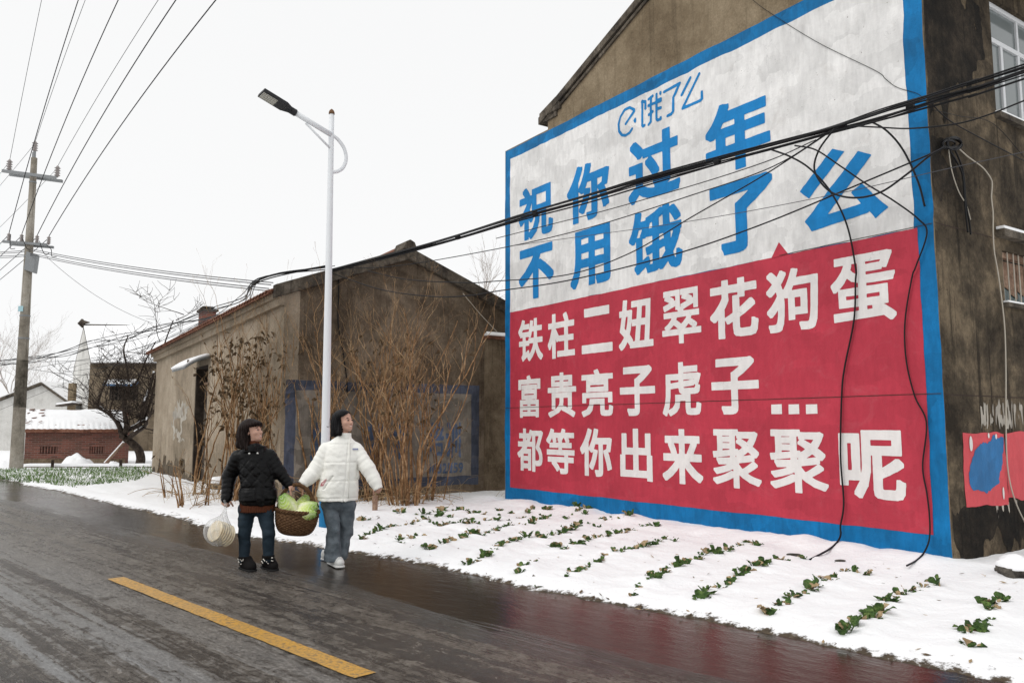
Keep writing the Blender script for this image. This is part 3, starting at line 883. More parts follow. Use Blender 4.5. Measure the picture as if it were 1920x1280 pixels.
# pink test patch on the front wall, with blue blot and white dabs
pk = build_sheet('paint_patch', M['pink'], house, [rough_rect(0.32, 1.255, 0.575, 1.375, 0.02, 0.03, seed=5), rough_rect(1.268, 3.4, 0.62, 1.375, 0.02, 0.04, seed=6)], 0.004, 'side')
pk['label'] = 'pink red test patch with a blue blot'
cen_ = side_uv(1852, 872)
bl = [side_uv(*p) for p in ((1818,868),(1835,838),(1862,818),(1880,822),(1879,870),(1872,905),(1850,922),(1822,918),(1816,895))]
blf = lambda X, Y: poly_sd(X, Y, bl) + 0.055 * fbm(X * 11, Y * 11, 3)
build_sheet('blue_blot', M['patch_blue'], pk, [field_shape(blf, 0.3, 1.26, 0.55, 1.4, 0.012, 0.006)], 0.0075, 'side')
dabs = [(1819,832,.035,.085),(1852,816,.02,.03),(1880,925,.02,.07),(1866,818,.02,.03)]
df = lambda X, Y: np.minimum.reduce([(np.sqrt(((X - side_uv(a, b)[0]) / c) ** 2 + ((Y - side_uv(a, b)[1]) / d) ** 2) - 1) * 0.05 for a, b, c, d in dabs])
build_sheet('white_dab', M['white_letter'], pk, [field_shape(df, 0.3, 1.26, 0.55, 1.42, 0.010, 0.006)], 0.0105, 'side')
soot = plaster('black_damp', (0.008, 0.007, 0.006), (0.020, 0.016, 0.012), (0.05, 0.038, 0.027), 2.0, 0.6)
pf5 = lambda X, Y: (np.abs(Y - .42) - .25) * .8 + 0.5 * fbm(X * 4, Y * 1.2, 4)
build_sheet('damp_stain', soot, house, [field_shape(pf5, 0.03, 3.4, .0, 1.2, 0.025, 0.01)], 0.0018, 'side')
pf6 = lambda X, Y: (np.abs(Y - 5.9) - .5) * .5 + (X - .9) * .6 + 0.7 * fbm(X * 2.2, Y * 1.0, 5)
build_sheet('soot_stain', soot, house, [field_shape(pf6, 0.03, 1.5, 3.7, 7.0, 0.03, 0.01)], 0.0018, 'side')
pf = lambda X, Y: -0.075 + 0.42 * np.abs(fbm(X * 16, Y * 2.2, 3)) + np.clip(np.abs(Y - np.where(Y > 1.0, 1.58, 0.50)) - 0.10, 0, 1) + 0.25 * np.clip(0.25 - fbm(X * 2.1, Y * 1.4, 2), 0, 1)
build_sheet('peeling_whitewash', M['chalk'], house, [field_shape(pf, 0.75, 2.6, 0.38, 1.80, 0.016, 0.01)], 0.0025, 'side')

# ------------------------------------------------------------ yard wall strip between the shed and the mural
yw = thing('yard_wall', bpt(-0.15, 5.3, 0), 'brown plastered yard wall with a snowy tiled coping beside the left edge of the mural', 'wall')
mb = MB(); mb.box(bpt(-0.16, 4.44, -0.2), D2 * 1.6, D1 * 0.155, UZ * 3.52); mb.build('wall', M['yard_wall'], yw)
mb = MB(); mb.box(bpt(-0.24, 4.38, 3.322), D2 * 1.7, D1 * 0.22, UZ * 0.07); mb.build('coping', M['tile'], yw)
mb = MB()
pr = [(-.22, 0), (-.20, .05), (-.12, .10), (-.03, .09), (-.02, 0)]
mb.prism([bpt(a, 4.42, 3.394 + b) for a, b in pr], D2 * 1.6); mb.build('snow_cap', M['snow'], yw, smooth=False, bevel=0.02)

# ------------------------------------------------------------ the long shed
barn = thing('long_shed', bpt(6, 2.5, 0), 'long low brown shed with a faded blue advert on its gable behind dry shrubs', 'shed')
BWD, BL, BE, BA = 5.10, 12.3, 4.00, 4.97
mb = MB()
mb.prism([bpt(0, 0, -0.2), bpt(0, BWD, -0.2), bpt(0, BWD, BE), bpt(0, BWD / 2, BA), bpt(0, 0, BE)], D1 * 0.3)
mb.build('gable_wall', M['barn_gable'], barn)
mb = MB()
mb.prism([bpt(BL - .3, 0, -0.2), bpt(BL - .3, BWD, -0.2), bpt(BL - .3, BWD, BE), bpt(BL - .3, BWD / 2, BA), bpt(BL - .3, 0, BE)], D1 * 0.3)
mb.build('gable_wall', M['barn_gable'], barn)
mb = MB()
DU = (5.65, 6.95, 2.95)
def bb(u0, u1, z0, z1, v0=-0.001, t=0.3): mb.box(bpt(u0, v0, z0), D1 * (u1 - u0), D2 * t, UZ * (z1 - z0))
bb(-0.002, DU[0], -0.2, BE - .002); bb(DU[0], DU[1], DU[2], BE - .002); bb(DU[1], BL + .002, -0.2, BE - .002)
bb(.3, BL - .3, -0.2, BE - .002, BWD - .3)
fwall = mb.build('front_wall', M['barn_front'], barn)
mb = MB(); mb.box(bpt(DU[0] - .05, 0.34, -.2), D1 * 1.4, D2 * .04, UZ * 3.2)
mb.build('dark_doorway', M['void'], barn)
mb = MB()  # added dark lining: the shade of the door recess is put into its colour
for u_ in (DU[0] + .002, DU[1] - .052): mb.box(bpt(u_, .012, 0), D1 * .05, D2 * .32, UZ * (DU[2] - .05))
mb.box(bpt(DU[0] + .002, .012, DU[2] - .049), D1 * (DU[1] - DU[0] - .004), D2 * .32, UZ * .047)
mb.build('dark_reveal_lining', plaster('painted_reveal_shade', (0.018, 0.014, 0.011), (0.040, 0.031, 0.024), (0.07, 0.055, 0.044), 3, .4), barn)
mb = MB(); mb.box(bpt(DU[0] + .45, 0.22, 0.02), D1 * .85, D2 * .05, UZ * 2.45)
dr = mb.build('door', plaster('old_door_board', (0.035, 0.028, 0.022), (0.075, 0.06, 0.048), (0.12, 0.10, 0.08), 3, .5), barn)
mb = MB(); mb.box(bpt(DU[0] + .50, 0.20, 2.5), D1 * .75, D2 * .05, UZ * .06); mb.build('door_rail', M['wood'], dr)
# projecting cornice band under the eaves
mb = MB(); mb.box(bpt(-0.05, -0.10, BE - .30), D1 * (BL + .1), D2 * 0.099, UZ * 0.14)
mb.box(bpt(-0.05, -0.17, BE - .16), D1 * (BL + .1), D2 * 0.169, UZ * 0.15)
mb.build('eaves_cornice', M['barn_front'], barn)
mb = MB()                                     # roof deck
for va, vb in ((-0.30, BWD / 2), (BWD + .25, BWD / 2)):
    e = BE + (BA - BE) * (1 - abs(va - BWD / 2) / (BWD / 2))
    a = bpt(0.03, va, e + .015); b = bpt(0.03, vb, BA + .015)
    mb.prism([a, b, b + UZ * .07, a + UZ * .07], D1 * (BL + .1))
mb.build('roof', M['tile'], barn)
mb = MB()                                     # row of curved tile ends along the front eave
e = BE + (BA - BE) * (1 - (0.30 + BWD / 2) / (BWD / 2))
for k in range(62):
    c = bpt(0.08 + k * .2, -0.325, e + .045)
    up = np.array([0, 0, 1.0])
    pts = [c + D1 * (.1 * math.cos(t)) + up * (.045 * math.sin(t)) for t in np.linspace(0, math.pi, 7)]
    pts = pts + [p - up * .018 for p in pts[::-1]]
    mb.prism(pts, D2 * .45 + UZ * .45 * (BA - BE) / (BWD / 2))
mb.build('eave_tiles', M['tile'], barn)
mb = MB()                                     # snow on the roof, wavy sheet
nu, nv = 120, 20
for side_ in (0, 1):
    V = []
    for i in range(nu):
        for j in range(nv):
            u = 0.12 + i / (nu - 1) * (BL - .15); q = j / (nv - 1)
            v = (-0.26 + q * (BWD / 2 + .26)) if side_ == 0 else (BWD + .2 - q * (BWD / 2 + .2))
            z = BE + (BA - BE) * (1 - abs(v - BWD / 2) / (BWD / 2)) + .125 + .02 * math.cos(u * 2 * math.pi / .2) * (1 - q) + 0.03 * float(fbm(np.array([u * 2.]), np.array([v * 2.]), 2)[0])
            if j == 0: z -= .04
            V.append(bpt(u, v, z))
    Fc = [(i * nv + j, (i + 1) * nv + j, (i + 1) * nv + j + 1, i * nv + j + 1) for i in range(nu - 1) for j in range(nv - 1)]
    if side_ == 0: Fc = [f[::-1] for f in Fc]
    mb.add(V, Fc)
mb.build('roof_snow', M['snow'], barn, smooth=True)
mb = MB()                                     # gable verge: mortar band that steps proud of the wall
sl_ = (BA - BE) / (BWD / 2)
for va, vb in ((-0.22, BWD / 2), (BWD + .22, BWD / 2)):
    e = BE + (BA - BE) * (1 - abs(va - BWD / 2) / (BWD / 2))
    a = bpt(-0.13, va, e - .10); b = bpt(-0.13, vb, BA - .10)
    mb.prism([a, b, b + UZ * .25, a + UZ * .25], D1 * .158)
mb.prism([bpt(-.15, BWD / 2 - .16, BA + .10), bpt(-.15, BWD / 2 - .10, BA + .26), bpt(-.15, BWD / 2, BA + .31), bpt(-.15, BWD / 2 + .10, BA + .26), bpt(-.15, BWD / 2 + .17, BA + .10)], D1 * .5)
mb.build('gable_verge', M['coping'], barn, bevel=0.015)
mb = MB()                                     # ridge
mb.tube([bpt(0.3, BWD / 2, BA + .14), bpt(BL, BWD / 2, BA + .14)], .11, 8); mb.build('ridge_tiles', M['tile'], barn)
# chimney, standing through the snow on the front slope
cc0 = bpt(7.6, 0.85, 0)
mb = MB(); mb.box(bpt(9.3, 0.62, 4.0), D1 * .40, D2 * .40, UZ * .95); ch = mb.build('chimney', M['brick'], barn)
mb = MB(); mb.box(bpt(9.25, 0.57, 4.952), D1 * .50, D2 * .50, UZ * .06); mb.box(bpt(9.32, .64, 5.06), D1 * .36, D2 * .34, UZ * .03); 
mb.box(bpt(9.34, .66, 5.013), D1 * .04, D2 * .04, UZ * .046); mb.box(bpt(9.60, .88, 5.013), D1 * .04, D2 * .04, UZ * .046)
mb.build('chimney_cap', M['dark_roof'], ch)
mb = MB(); mb.box(bpt(9.34, .66, 5.091), D1 * .3, D2 * .28, UZ * .035); mb.build('snow_cap', M['snow'], ch, bevel=.015)
# corrugated awning over the door
def awning_pts(off):
    V = []
    for i in range(41):
        for j in range(7):
            u = 5.42 + i / 40 * 1.45; q = j / 6
            z = 3.12 - 0.30 * q ** 1.6 + .015 * math.cos(i * math.pi / 2) + off
            V.append(bpt(u, -.002 - .60 * q, z))
    return V, [(i * 7 + j, (i + 1) * 7 + j, (i + 1) * 7 + j + 1, i * 7 + j + 1) for i in range(40) for j in range(6)]
mb = MB(); V, Fc = awning_pts(0); mb.add(V, Fc); 
aw = mb.build('awning', M['steel'], barn, smooth=True); md = aw.modifiers.new('thick', 'SOLIDIFY'); md.thickness = .012
mb = MB(); V, Fc = awning_pts(.035); mb.add(V[14:], [tuple(i - 14 for i in f) for f in Fc if min(f) >= 14]); 
asn = mb.build('awning_snow', M['snow'], aw, smooth=True); md = asn.modifiers.new('thick', 'SOLIDIFY'); md.thickness = .05; md.offset = 1
# the old roof sags towards its far end
def sag(o):
    base = parent_world(o)
    for v_ in o.data.vertices:
        w_ = np.array(v_.co) + base - B0
        if w_[2] > 3.4: v_.co.z -= 0.020 * max(0.0, float(np.dot(w_, D1)))
for o in list(barn.children):
    for q_ in [o] + list(o.children):
        if q_.type == 'MESH': sag(q_)
# faded advert on the gable
ad = build_sheet('faded_advert', M['old_grey'], barn, [rough_rect(0.09, 4.30, 0.24, 2.30, 0.02, 0.06, seed=2)], 0.003, 'barn')
frame = [rough_rect(0.07, 4.31, 2.13, 2.31, 0.012, .06, seed=1), rough_rect(0.07, 4.31, 0.22, 0.40, 0.012, .06, seed=2), rough_rect(0.07, .27, 0.40, 2.13, .012, .06, seed=3), rough_rect(4.12, 4.31, 0.40, 2.13, .012, .06, seed=4)]
build_sheet('border', M['old_blue'], ad, frame, 0.006, 'barn')
def gv(px, py):
    q = onplane(px, py, B0, D1) - B0
    return float(np.dot(q, D2)), float(q[2])
parts = []
ZA = lambda x, y: gv(640 + x / 5.82, 700 + y / 5.82)
for chx, (x0, x1) in zip('文化艺术培训', ((-330, -190), (-130, 20), (270, 450), (560, 720), (960, 1115), (1140, 1300))):
    a, zt = ZA(x0, 455); b, zb = ZA(x1, 855)
    parts.append(char_shape(chx, a, b, 0.80, 1.52, 0.026, 80, 0.03))
for k, chx in enumerate('0632159'):
    x0 = 930 + k * 58
    a, _ = ZA(x0, 1000); b, _ = ZA(x0 + 48, 1000)
    parts.append(char_shape(chx, a, b, 0.47, 0.68, 0.03, 48, 0.02))
build_chars(M['old_letter'], ad, parts, 0.009, 'barn')
pf2 = lambda X, Y: -0.03 + 0.5 * np.abs(fbm(X * 7, Y * 5, 4)) + np.clip((np.abs(Y - 1.95) - 0.06) * 1.2, 0, 1) + np.clip((np.abs(X - 3.45) - .30) * .6, 0, 1)
build_sheet('peeling_patch', M['chalk'], ad, [field_shape(pf2, 2.9, 4.1, 1.55, 2.12, 0.02, 0.01)], 0.0075, 'barn')
damp = plaster('damp_stain', (0.05, 0.038, 0.026), (0.105, 0.082, 0.058), (0.17, 0.135, 0.095), 2.0, 0.5)
pf4 = lambda X, Y: (Y - .26) * .55 + 0.40 * fbm(X * 2.6, Y * 1.3, 5) + .45 * fbm(X * .6, Y * .2 + 3, 2)
build_sheet('damp_stain', damp, barn, [field_shape(pf4, 7.0, 12.28, -.05, 1.1, 0.03, 0.01)], 0.0025, 'barnfront')
build_sheet('damp_stain', damp, barn, [field_shape(pf4, 0.02, 5.6, -.05, 1.1, 0.03, 0.01)], 0.0025, 'barnfront')
pf3 = lambda X, Y: -0.14 + 0.55 * np.abs(fbm(X * 2.2, Y * 3.3, 4)) + np.clip((np.abs(Y - 1.6) - 0.35) * .5, 0, 1) + np.clip((np.abs(X - 8.6) - 0.7) * .35, 0, 1)
build_sheet('whitewash_smear', M['chalk'], barn, [field_shape(pf3, 7.2, 12.0, .6, 2.3, 0.03, 0.01)], 0.004, 'barnfront')

# ------------------------------------------------------------ street lamp
LB = G(607, 990, 0.03); LB[2] = snow_at(LB[0], LB[1]) - 0.03
lamp = thing('street_lamp', LB, 'tall white street lamp with a blue foot and a black head on an angled arm', 'street lamp')
LY = LB[1]
def lampz(px, py):
    return AT(px, py, LY)
ptop = lampz(622, 207)
axis = lambda z: np.array([LB[0] + (ptop[0] - LB[0]) * (z - LB[2]) / (ptop[2] - LB[2]), LY, z])
rad = lambda z: 0.066 - 0.030 * (z / 6.2)
mb = MB(); zz = np.linspace(0.72, ptop[2] - .06, 14); mb.tube([axis(z) for z in zz], [rad(z) for z in zz], 20)
mb.build('pole', M['white_metal'], lamp, smooth=True)
mb = MB(); zz = np.array([0.0, .35, .719]); mb.tube([axis(z) for z in zz], [rad(z) + .004 for z in zz], 20)
mb.tube([axis(-.02), axis(.03)], .15, 20)
mb.build('pole_foot', M['pole_blue'], lamp, smooth=False)
mb = MB(); zt = ptop[2]; mb.tube([axis(zt - .06), axis(zt - .03), axis(zt - .005), axis(zt + .02)], [.044, .042, .032, .006], 12)
mb.build('pole_cap', M['rust'], lamp, smooth=True)
LN = np.array([-0.80, -0.60, 0.0])                      # the arm reaches over the road
nrmL = np.cross(LN, UZ)
def lp(px, py): return onplane(px, py, LB, nrmL)
a0, a1 = lp(621, 253), lp(549, 209)
mb = MB(); mb.tube([a0, a1], .038, 14); mb.build('arm', M['white_metal'], lamp, smooth=True)
mb = MB(); mb.tube([lp(619, 278), lp(573, 231)], .016, 10); mb.build('brace', M['white_metal'], lamp, smooth=True)
mb = MB()
mb.tube(spline([lp(624, 254), lp(634, 262), lp(645, 278), lp(649, 297), lp(644, 313), lp(634, 321), lp(622, 323)], 8), .027, 10)
mb.build('hook', M['white_metal'], lamp, smooth=True)
ad_ = (a1 - a0) / np.linalg.norm(a1 - a0)
sd_ = np.cross(ad_, UZ); sd_ /= np.linalg.norm(sd_); upd = np.cross(sd_, ad_)
hd = a1 - ad_ * 0.03
mb = MB()
mb.box(hd + ad_ * .16 - sd_ * .125 - upd * .03, ad_ * .36, sd_ * .25, upd * .05)
mb.prism([hd + ad_ * .16 - sd_ * .12 - upd * .028, hd + ad_ * .16 + sd_ * .12 - upd * .028, hd + ad_ * .05 + sd_ * .05 - upd * .028, hd + ad_ * .05 - sd_ * .05 - upd * .028], upd * .05)
mb.tube([hd - ad_ * .02, hd + ad_ * .12], .052, 12)
head = mb.build('lamp_head', M['black_metal'], lamp, bevel=.006)
mb = MB(); mb.box(hd + ad_ * .29 - sd_ * .100 - upd * .036, ad_ * .215, sd_ * .20, upd * .006)
mb.build('lens', M['led'], head)
mb = MB()
for i in range(7):
    for j in range(4):
        c = hd + ad_ * (.303 + i * .031) - sd_ * (.078 - j * .052) - upd * .0395
        mb.box(c - ad_ * .011 - sd_ * .015, ad_ * .022, sd_ * .030, upd * .003)
lo_ = mb.build('led_array', mat('led_emitters', (0.28, 0.27, 0.22), 0.3), head); lo_['kind'] = 'stuff'
mb = MB(); mb.tube([hd + ad_ * .22 + sd_ * .10 + upd * .03, hd + ad_ * .22 + sd_ * .10 + upd * .055, hd + ad_ * .36 + sd_ * .10 + upd * .055, hd + ad_ * .36 + sd_ * .10 + upd * .03], .008, 6)
mb.build('cooling_bracket', M['steel'], head)

# ------------------------------------------------------------ utility pole
PB = G(30, 882); PB[2] = -0.05
pole = thing('utility_pole', PB, 'tall tapering concrete electricity pole with two crossarms beside the green plot', 'utility pole')
PY = PB[1]
pt_ = AT(65, 283, PY)
pax = lambda z: np.array([PB[0] + (pt_[0] - PB[0]) * (z / pt_[2]), PY, z])
mb = MB(); zz = np.linspace(-.05, pt_[2] - .25, 20); mb.tube([pax(z) for z in zz], [.205 - .0105 * z for z in zz], 18)
pl = mb.build('pole', M['concrete'], pole, smooth=True)
mb = MB(); mb.tube([pax(2.05), pax(3.6)], [.188, .172], 18, cap=False)
mb.build('dirt_band', plaster('pole_dirt', (.05, .045, .035), (.12, .105, .085), (.19, .17, .14), 2, .6), pl, smooth=True)
mb = MB(); 
for zc in (4.3, 5.05, 7.05, 9.6): mb.tube([pax(zc), pax(zc + .05)], .205 - .0105 * zc + .012, 18)
mb.build('steel_band', M['steel'], pl)
mb = MB(); q = pax(5.2); mb.box(q + np.array([-.12, -.20, 0]), (.16, -.01, 0), (0, .02, 0), (0, 0, .18))
nm = mb.build('number_plate', mat('pale_blue_plate', (.36, .55, .60), .5), pl)
mb = MB(); q = pax(pt_[2] - .25); mb.tube([q, q + UZ * .28], [.05, .04], 10); mb.tube([q + np.array([-.05, 0, -.2]), q + np.array([-.05, 0, .2])], .03, 8)
mb.build('pole_top_bracket', M['steel'], pole)
def arm(l, r, th, name='crossarm'):
    mb = MB(); d = r - l
    mb.box(l + np.array([0, -.22, -th]), d, (0, .07, 0), (0, 0, th))
    mb.box(l + np.array([0, .17, -th]), d, (0, .07, 0), (0, 0, th))
    return mb.build(name, M['steel'], pole)
u0, u1 = AT(11, 321, PY), AT(111, 334, PY)
l0, l1 = AT(12, 453, PY), AT(94, 459, PY)
ca1 = arm(u0, u1, .10); ca2 = arm(l0, l1, .08)
def insul(p, h=.34, r=.075):
    mb = MB()
    prof = [(.02, 0)]
    for k in range(4):
        z = h * (.12 + .20 * k)
        prof += [(r * .55, z), (r, z + .02), (r * .55, z + .05)]
    prof += [(r * .5, h * .9), (.01, h)]
    v, f = lathe(prof, 10)
    mb.add(v + p, f)
    return mb.build('insulator', M['porcelain'], pole, smooth=True)
I_up = [AT(17, 321, PY), AT(107, 333, PY)]
I_lo = [AT(x, y, PY) for x, y in ((16, 453), (40, 455), (69, 457), (91, 459))]
for p in I_up: insul(p, .42, .10)
itop = pax(pt_[2] - .10); insul(itop + UZ * .05, .40, .10)
for p in I_lo: insul(p, .30, .07)
mb = MB(); q = AT(64, 477, PY) + np.array([.05, -.2, 0])
mb.box(q + np.array([-.25, 0, -.55]), (.35, 0, -.12), (0, .2, 0), (.05, 0, .62)); 
mb.build('junction_box', M['steel'], pole, bevel=.02)

# ------------------------------------------------------------ overhead lines
def wire_thing(name, pts, r, m, label, cat='cable', group=None, n=5, seg=10, smooth=True):
    mb = MB(); P = spline(pts, seg) if seg else np.asarray(pts); 
    mb.tube(P, r, n)
    o = mb.build(name, m, None, smooth=True, origin=P[0])
    return tag(o, label, cat, group)
def parab(a, b, sag, n=40):
    t = np.linspace(0, 1, n)[:, None]
    p = np.asarray(a) * (1 - t) + np.asarray(b) * t
    p[:, 2] -= 4 * sag * (t * (1 - t))[:, 0]
    return p
LD = np.array([0.66, -0.75, 0]); LD /= np.linalg.norm(LD)
nL = np.cross(LD, UZ)
tops = I_up[:1] + [itop] + I_up[1:] + I_lo
offs = [.40, .42, .40, .30, .30, .30, .30]
tpx = [(78, 0), (160, 0), (297, 0), (147, 0), (222, 0), (330, 0), (405, 0)]
thick = [.0075, .0075, .0075, .013, .013, .013, .013]
names_ = ['leftmost thin wire running from the upper crossarm over the road', 'thin wire running from the very top of the concrete pole', 'thin wire running from the right end of the upper crossarm',
          'thick black wire from the leftmost insulator of the lower crossarm', 'thick black wire from the second insulator of the lower crossarm', 'thick black wire from the third insulator of the lower crossarm', 'rightmost thick black wire from the end of the lower crossarm']
LSPAN = 46.0
for k in range(7):
    p0 = tops[k] + UZ * offs[k]
    q = onplane(*tpx[k], p0, nL)
    s = float(np.dot(q - p0, LD)); zq = q[2]
    # sag so that the wire passes the sighted point, ends level with its start
    c = (p0[2] - zq) / (s * (LSPAN - s))
    ss_ = np.linspace(0, LSPAN, 60)
    P = [p0 + LD * a - UZ * (c * a * (LSPAN - a)) for a in ss_]
    wire_thing('overhead_wire', P, thick[k], M['cable'], names_[k], 'power line', 'power lines from the concrete pole', 5, 0)
# the same lines going on along the road, away to the left
FD = RT.copy()
cnt_l = ['upper left crossarm end', 'top of the concrete pole', 'upper right crossarm end', 'first insulator of the lower crossarm', 'second insulator of the lower crossarm', 'third insulator of the lower crossarm', 'last insulator of the lower crossarm']
for k in range(7):
    p0 = tops[k] + UZ * (offs[k] - .06)
    P = parab(p0, p0 + FD * 46 + UZ * (-0.2), 1.1, 30)
    wire_thing('overhead_wire', P, thick[k] * .9, M['grey_wire'], 'dark wire leaving from the %s towards the left edge' % cnt_l[k], 'power line', 'power lines leading away to the left', 5, 0)
# four service lines from the pole to the shed, going on to the left
bend = bpt(0.3, 0.1, 4.2)
for k, (yl_, yr_) in enumerate(((466, 530), (469, 534), (474, 541), (477, 545))):
    p0 = AT(60, yl_ + 1, PY - .3)
    e1 = AT(512 - 4 * k, yr_, 16.4 - .1 * k)
    P = np.vstack([parab(AT(-60, yl_ - 1, PY + 4), p0, .12, 10), parab(p0, e1, .10, 24)[1:]])
    wire_thing('service_wire', P, .011, M['grey_wire'], '%s of the four grey wires from the pole to the shed eaves' % ('topmost', 'second', 'third', 'lowest')[k], 'wire', 'four wires between the pole and the shed', 5, 0)
wire_thing('stay_wire', parab(AT(88, 482, PY), AT(286, 606, 26), .25, 16), .006, M['grey_wire'], 'single thin grey wire slanting down from the pole to the bare tree', 'wire', None, 4, 0)
# jumper loops under the lower crossarm
for k, (pts, w_) in enumerate(((((20, 440), (19, 455), (20, 466), (28, 466)), 'left end'), (((42, 447), (47, 458), (50, 466), (56, 468)), 'inner left part'), (((74, 452), (80, 470), (86, 478), (92, 474)), 'inner right part'), (((88, 459), (96, 468), (97, 480), (106, 482)), 'right end'))):
    wire_thing('jumper_wire', [AT(x, y, PY - .3) for x, y in pts], .012, M['cable'], 'short dangling wire loop below the %s of the lower crossarm' % w_, 'wire', 'dangling loops under the crossarm', 5, 6)

# the black bundle along the road side: one vertical plane past the house corner and the shed
E1 = bpt(-0.2, 0.85, 4.5)
ND = np.array([0.7071, 0.7071, 0.0])
LP = lambda px, py, off=0.0: onplane(px, py, E1 - ND * off, ND)
bun = thing('cable_bundle', E1, 'thick black bundle of cables sagging from the shed roof across the mural', 'cable')
bpts = [(622, 507), (765, 470), (860, 444), (975, 408), (1090, 376), (1200, 343), (1330, 306), (1450, 273), (1560, 243), (1650, 217), (1740, 190), (1830, 163), (1925, 133)]
for k in range(11):
    ox = random.uniform(-.05, .05); a_ = random.uniform(0, 6)
    pts = []
    for i, (x, y) in enumerate(bpts):
        dist = np.linalg.norm(LP(x, y))
        j = (k - 5) * 1.7 + 2.6 * math.sin(a_ + i * 0.9)
        jj = j * (0.75 + 0.5 * (i > 8)) * min(1.0, .45 + i * .12)
        pts.append(LP(x, y + jj, ox + .03 * math.sin(i * 1.3 + k)))
    e_ = pts[-1] - pts[-2]; e_ /= np.linalg.norm(e_)
    pts += [pts[-1] + e_ * 5 + UZ * .1, pts[-1] + e_ * 14 + UZ * .8]
    mb = MB(); mb.tube(spline(pts, 8), (.010, .007, .009, .005, .007)[k % 5], 6)
    mb.build('cable_strand', M['cable'], bun, smooth=True)
mb = MB()
for x, y in ((856, 446), (1000, 402), (1574, 238), (1340, 304), (1700, 202)):
    c = LP(x, y); d_ = LP(x + 8, y - 2.2) - c
    mb.tube([c, c + d_ / np.linalg.norm(d_) * .07], .035, 8)
bb_ = mb.build('cable_tie', M['cable'], bun); bb_['kind'] = 'stuff'
# the bundle continues along the shed roof and on to the left
BL_ = thing('cable_bundle', bpt(0, 0, 4.3), 'black tangle of cables leading from the shed eaves left behind the pole', 'cable')
lp_pts = [((622, 507), None), ((540, 535), None)]
path3 = [bpt(-0.2, 0.85, 4.5), bpt(0.0, -0.45, 4.15), AT(455, 566, 18.5), AT(390, 590, 21.5), AT(300, 617, 25.5), AT(232, 634, 27.5), AT(170, 646, 29.0), AT(120, 662, 29.5), AT(50, 675, 30), AT(-40, 686, 31)]
for k in range(7):
    P = [p + np.array([random.uniform(-.05, .05), random.uniform(-.05, .05), random.uniform(-.16, .16) if i > 1 else random.uniform(-.04, .04)]) for i, p in enumerate(path3)]
    mb = MB(); mb.tube(spline(P, 7), (.012, .009, .008)[k % 3], 5); mb.build('cable_strand', M['cable'], BL_, smooth=True)
fan = [((440, 575, 19), (250, 655, 28), (60, 690, 31)), ((430, 582, 19.5), (300, 640, 25), (130, 690, 30)), ((400, 592, 21), (240, 668, 27), (0, 680, 31)), ((410, 600, 20.5), (270, 672, 26), (110, 700, 31)),
       ((390, 600, 21.5), (180, 694, 29), (0, 768, 33)), ((330, 618, 24), (180, 700, 29), (40, 690, 31))]
for k, f_ in enumerate(fan):
    wire_thing('drop_wire', [AT(*p) for p in f_], .008, M['cable'], '%s thin dark wire fanning out between the shed eaves and the pole' % ('uppermost', 'second', 'third', 'fourth', 'fifth', 'lowest')[k], 'wire', 'thin wires fanning out left of the shed', 4, 10)

# single wires between the shed and the house
singles = [
 ([(627, 503), (740, 499), (930, 467), (1100, 428), (1300, 365), (1450, 312), (1564, 241)], .007, 'upper single black wire below the bundle across the words'),
 ([(690, 508), (763, 524), (874, 530), (930, 527), (1064, 515), (1180, 475), (1300, 405), (1420, 336), (1500, 285), (1564, 242)], .008, 'slack black wire dipping across the shed gable then rising to the bundle'),
 ([(624, 513), (715, 543), (811, 556), (880, 554), (930, 546), (1064, 526), (1260, 478), (1420, 424), (1600, 350), (1744, 289), (1772, 274)], .009, 'lowest black wire from the shed gable to the coil on the house front'),
 ([(960, 461), (1100, 442), (1260, 420), (1420, 393), (1600, 357), (1770, 318), (1925, 284)], .004, 'thin grey wire running level across the mural to the right edge'),
 ([(930, 447), (1020, 424), (1130, 396), (1250, 362), (1350, 332), (1450, 298), (1530, 262)], .006, 'short black wire just under the bundle at the left part of the mural'),
 ([(1592, 236), (1650, 239), (1709, 241), (1795, 232), (1860, 213), (1925, 187)], .008, 'black wire sagging from the bundle past the corner to the right edge'),
 ([(1565, 241), (1535, 283), (1528, 322), (1556, 359), (1600, 371), (1650, 361), (1700, 327), (1742, 293), (1772, 276)], .011, 'black cable loop hanging below the bundle over the last big blue character'),
]
for k, (pts, r, lb) in enumerate(singles):
    wire_thing('overhead_wire', (lambda Q: Q + [Q[-1] + (Q[-1] - Q[-2]) * 5] if pts[-1][0] > 1920 else Q)([LP(x, y, .02 + .015 * k) for x, y in pts]), r, M['cable'] if r > .005 else M['grey_wire'], lb, 'wire', 'single wires in front of the mural', 5, 8)
# cables drooping in front of the painted wall down to the snow
WPn = lambda px, py, v: onplane(px, py, C0 + D2 * v, D2)
h1 = [(1447,281,-.30),(1482,294,-.26),(1518,316,-.20),(1557,359,-.14),(1588,422,-.09),(1604,500,-.06),(1604,529,-.05),(1601,601,-.04),(1583,692,-.04),(1578,746,-.04),(1576,855,-.05),(1582,941,-.05),(1576,985,-.06),('w',1.225,-.10,.20),('w',1.17,-.25,.135),('w',1.06,-.58,.09),('w',.82,-1.25,.075)]
h2 = [(1490,273,-.28),(1529,281,-.22),(1575,311,-.16),(1623,344,-.12),(1675,376,-.09),(1721,410,-.07),(1738,437,-.05),(1717,500,-.05),(1710,520,-.04),(1697,601,-.04),(1699,674,-.04),(1715,742,-.04),(1737,792,-.04),(1730,873,-.04),(1738,925,-.04),(1743,970,-.05),('w',.195,-.08,.27),('w',.17,-.24,.145),('w',.11,-.5,.095),('w',.045,-.79,.08)]
h3 = [(1631,227,-.22),(1662,245,-.16),(1693,281,-.10),(1721,340,-.07),(1734,387,-.05)]
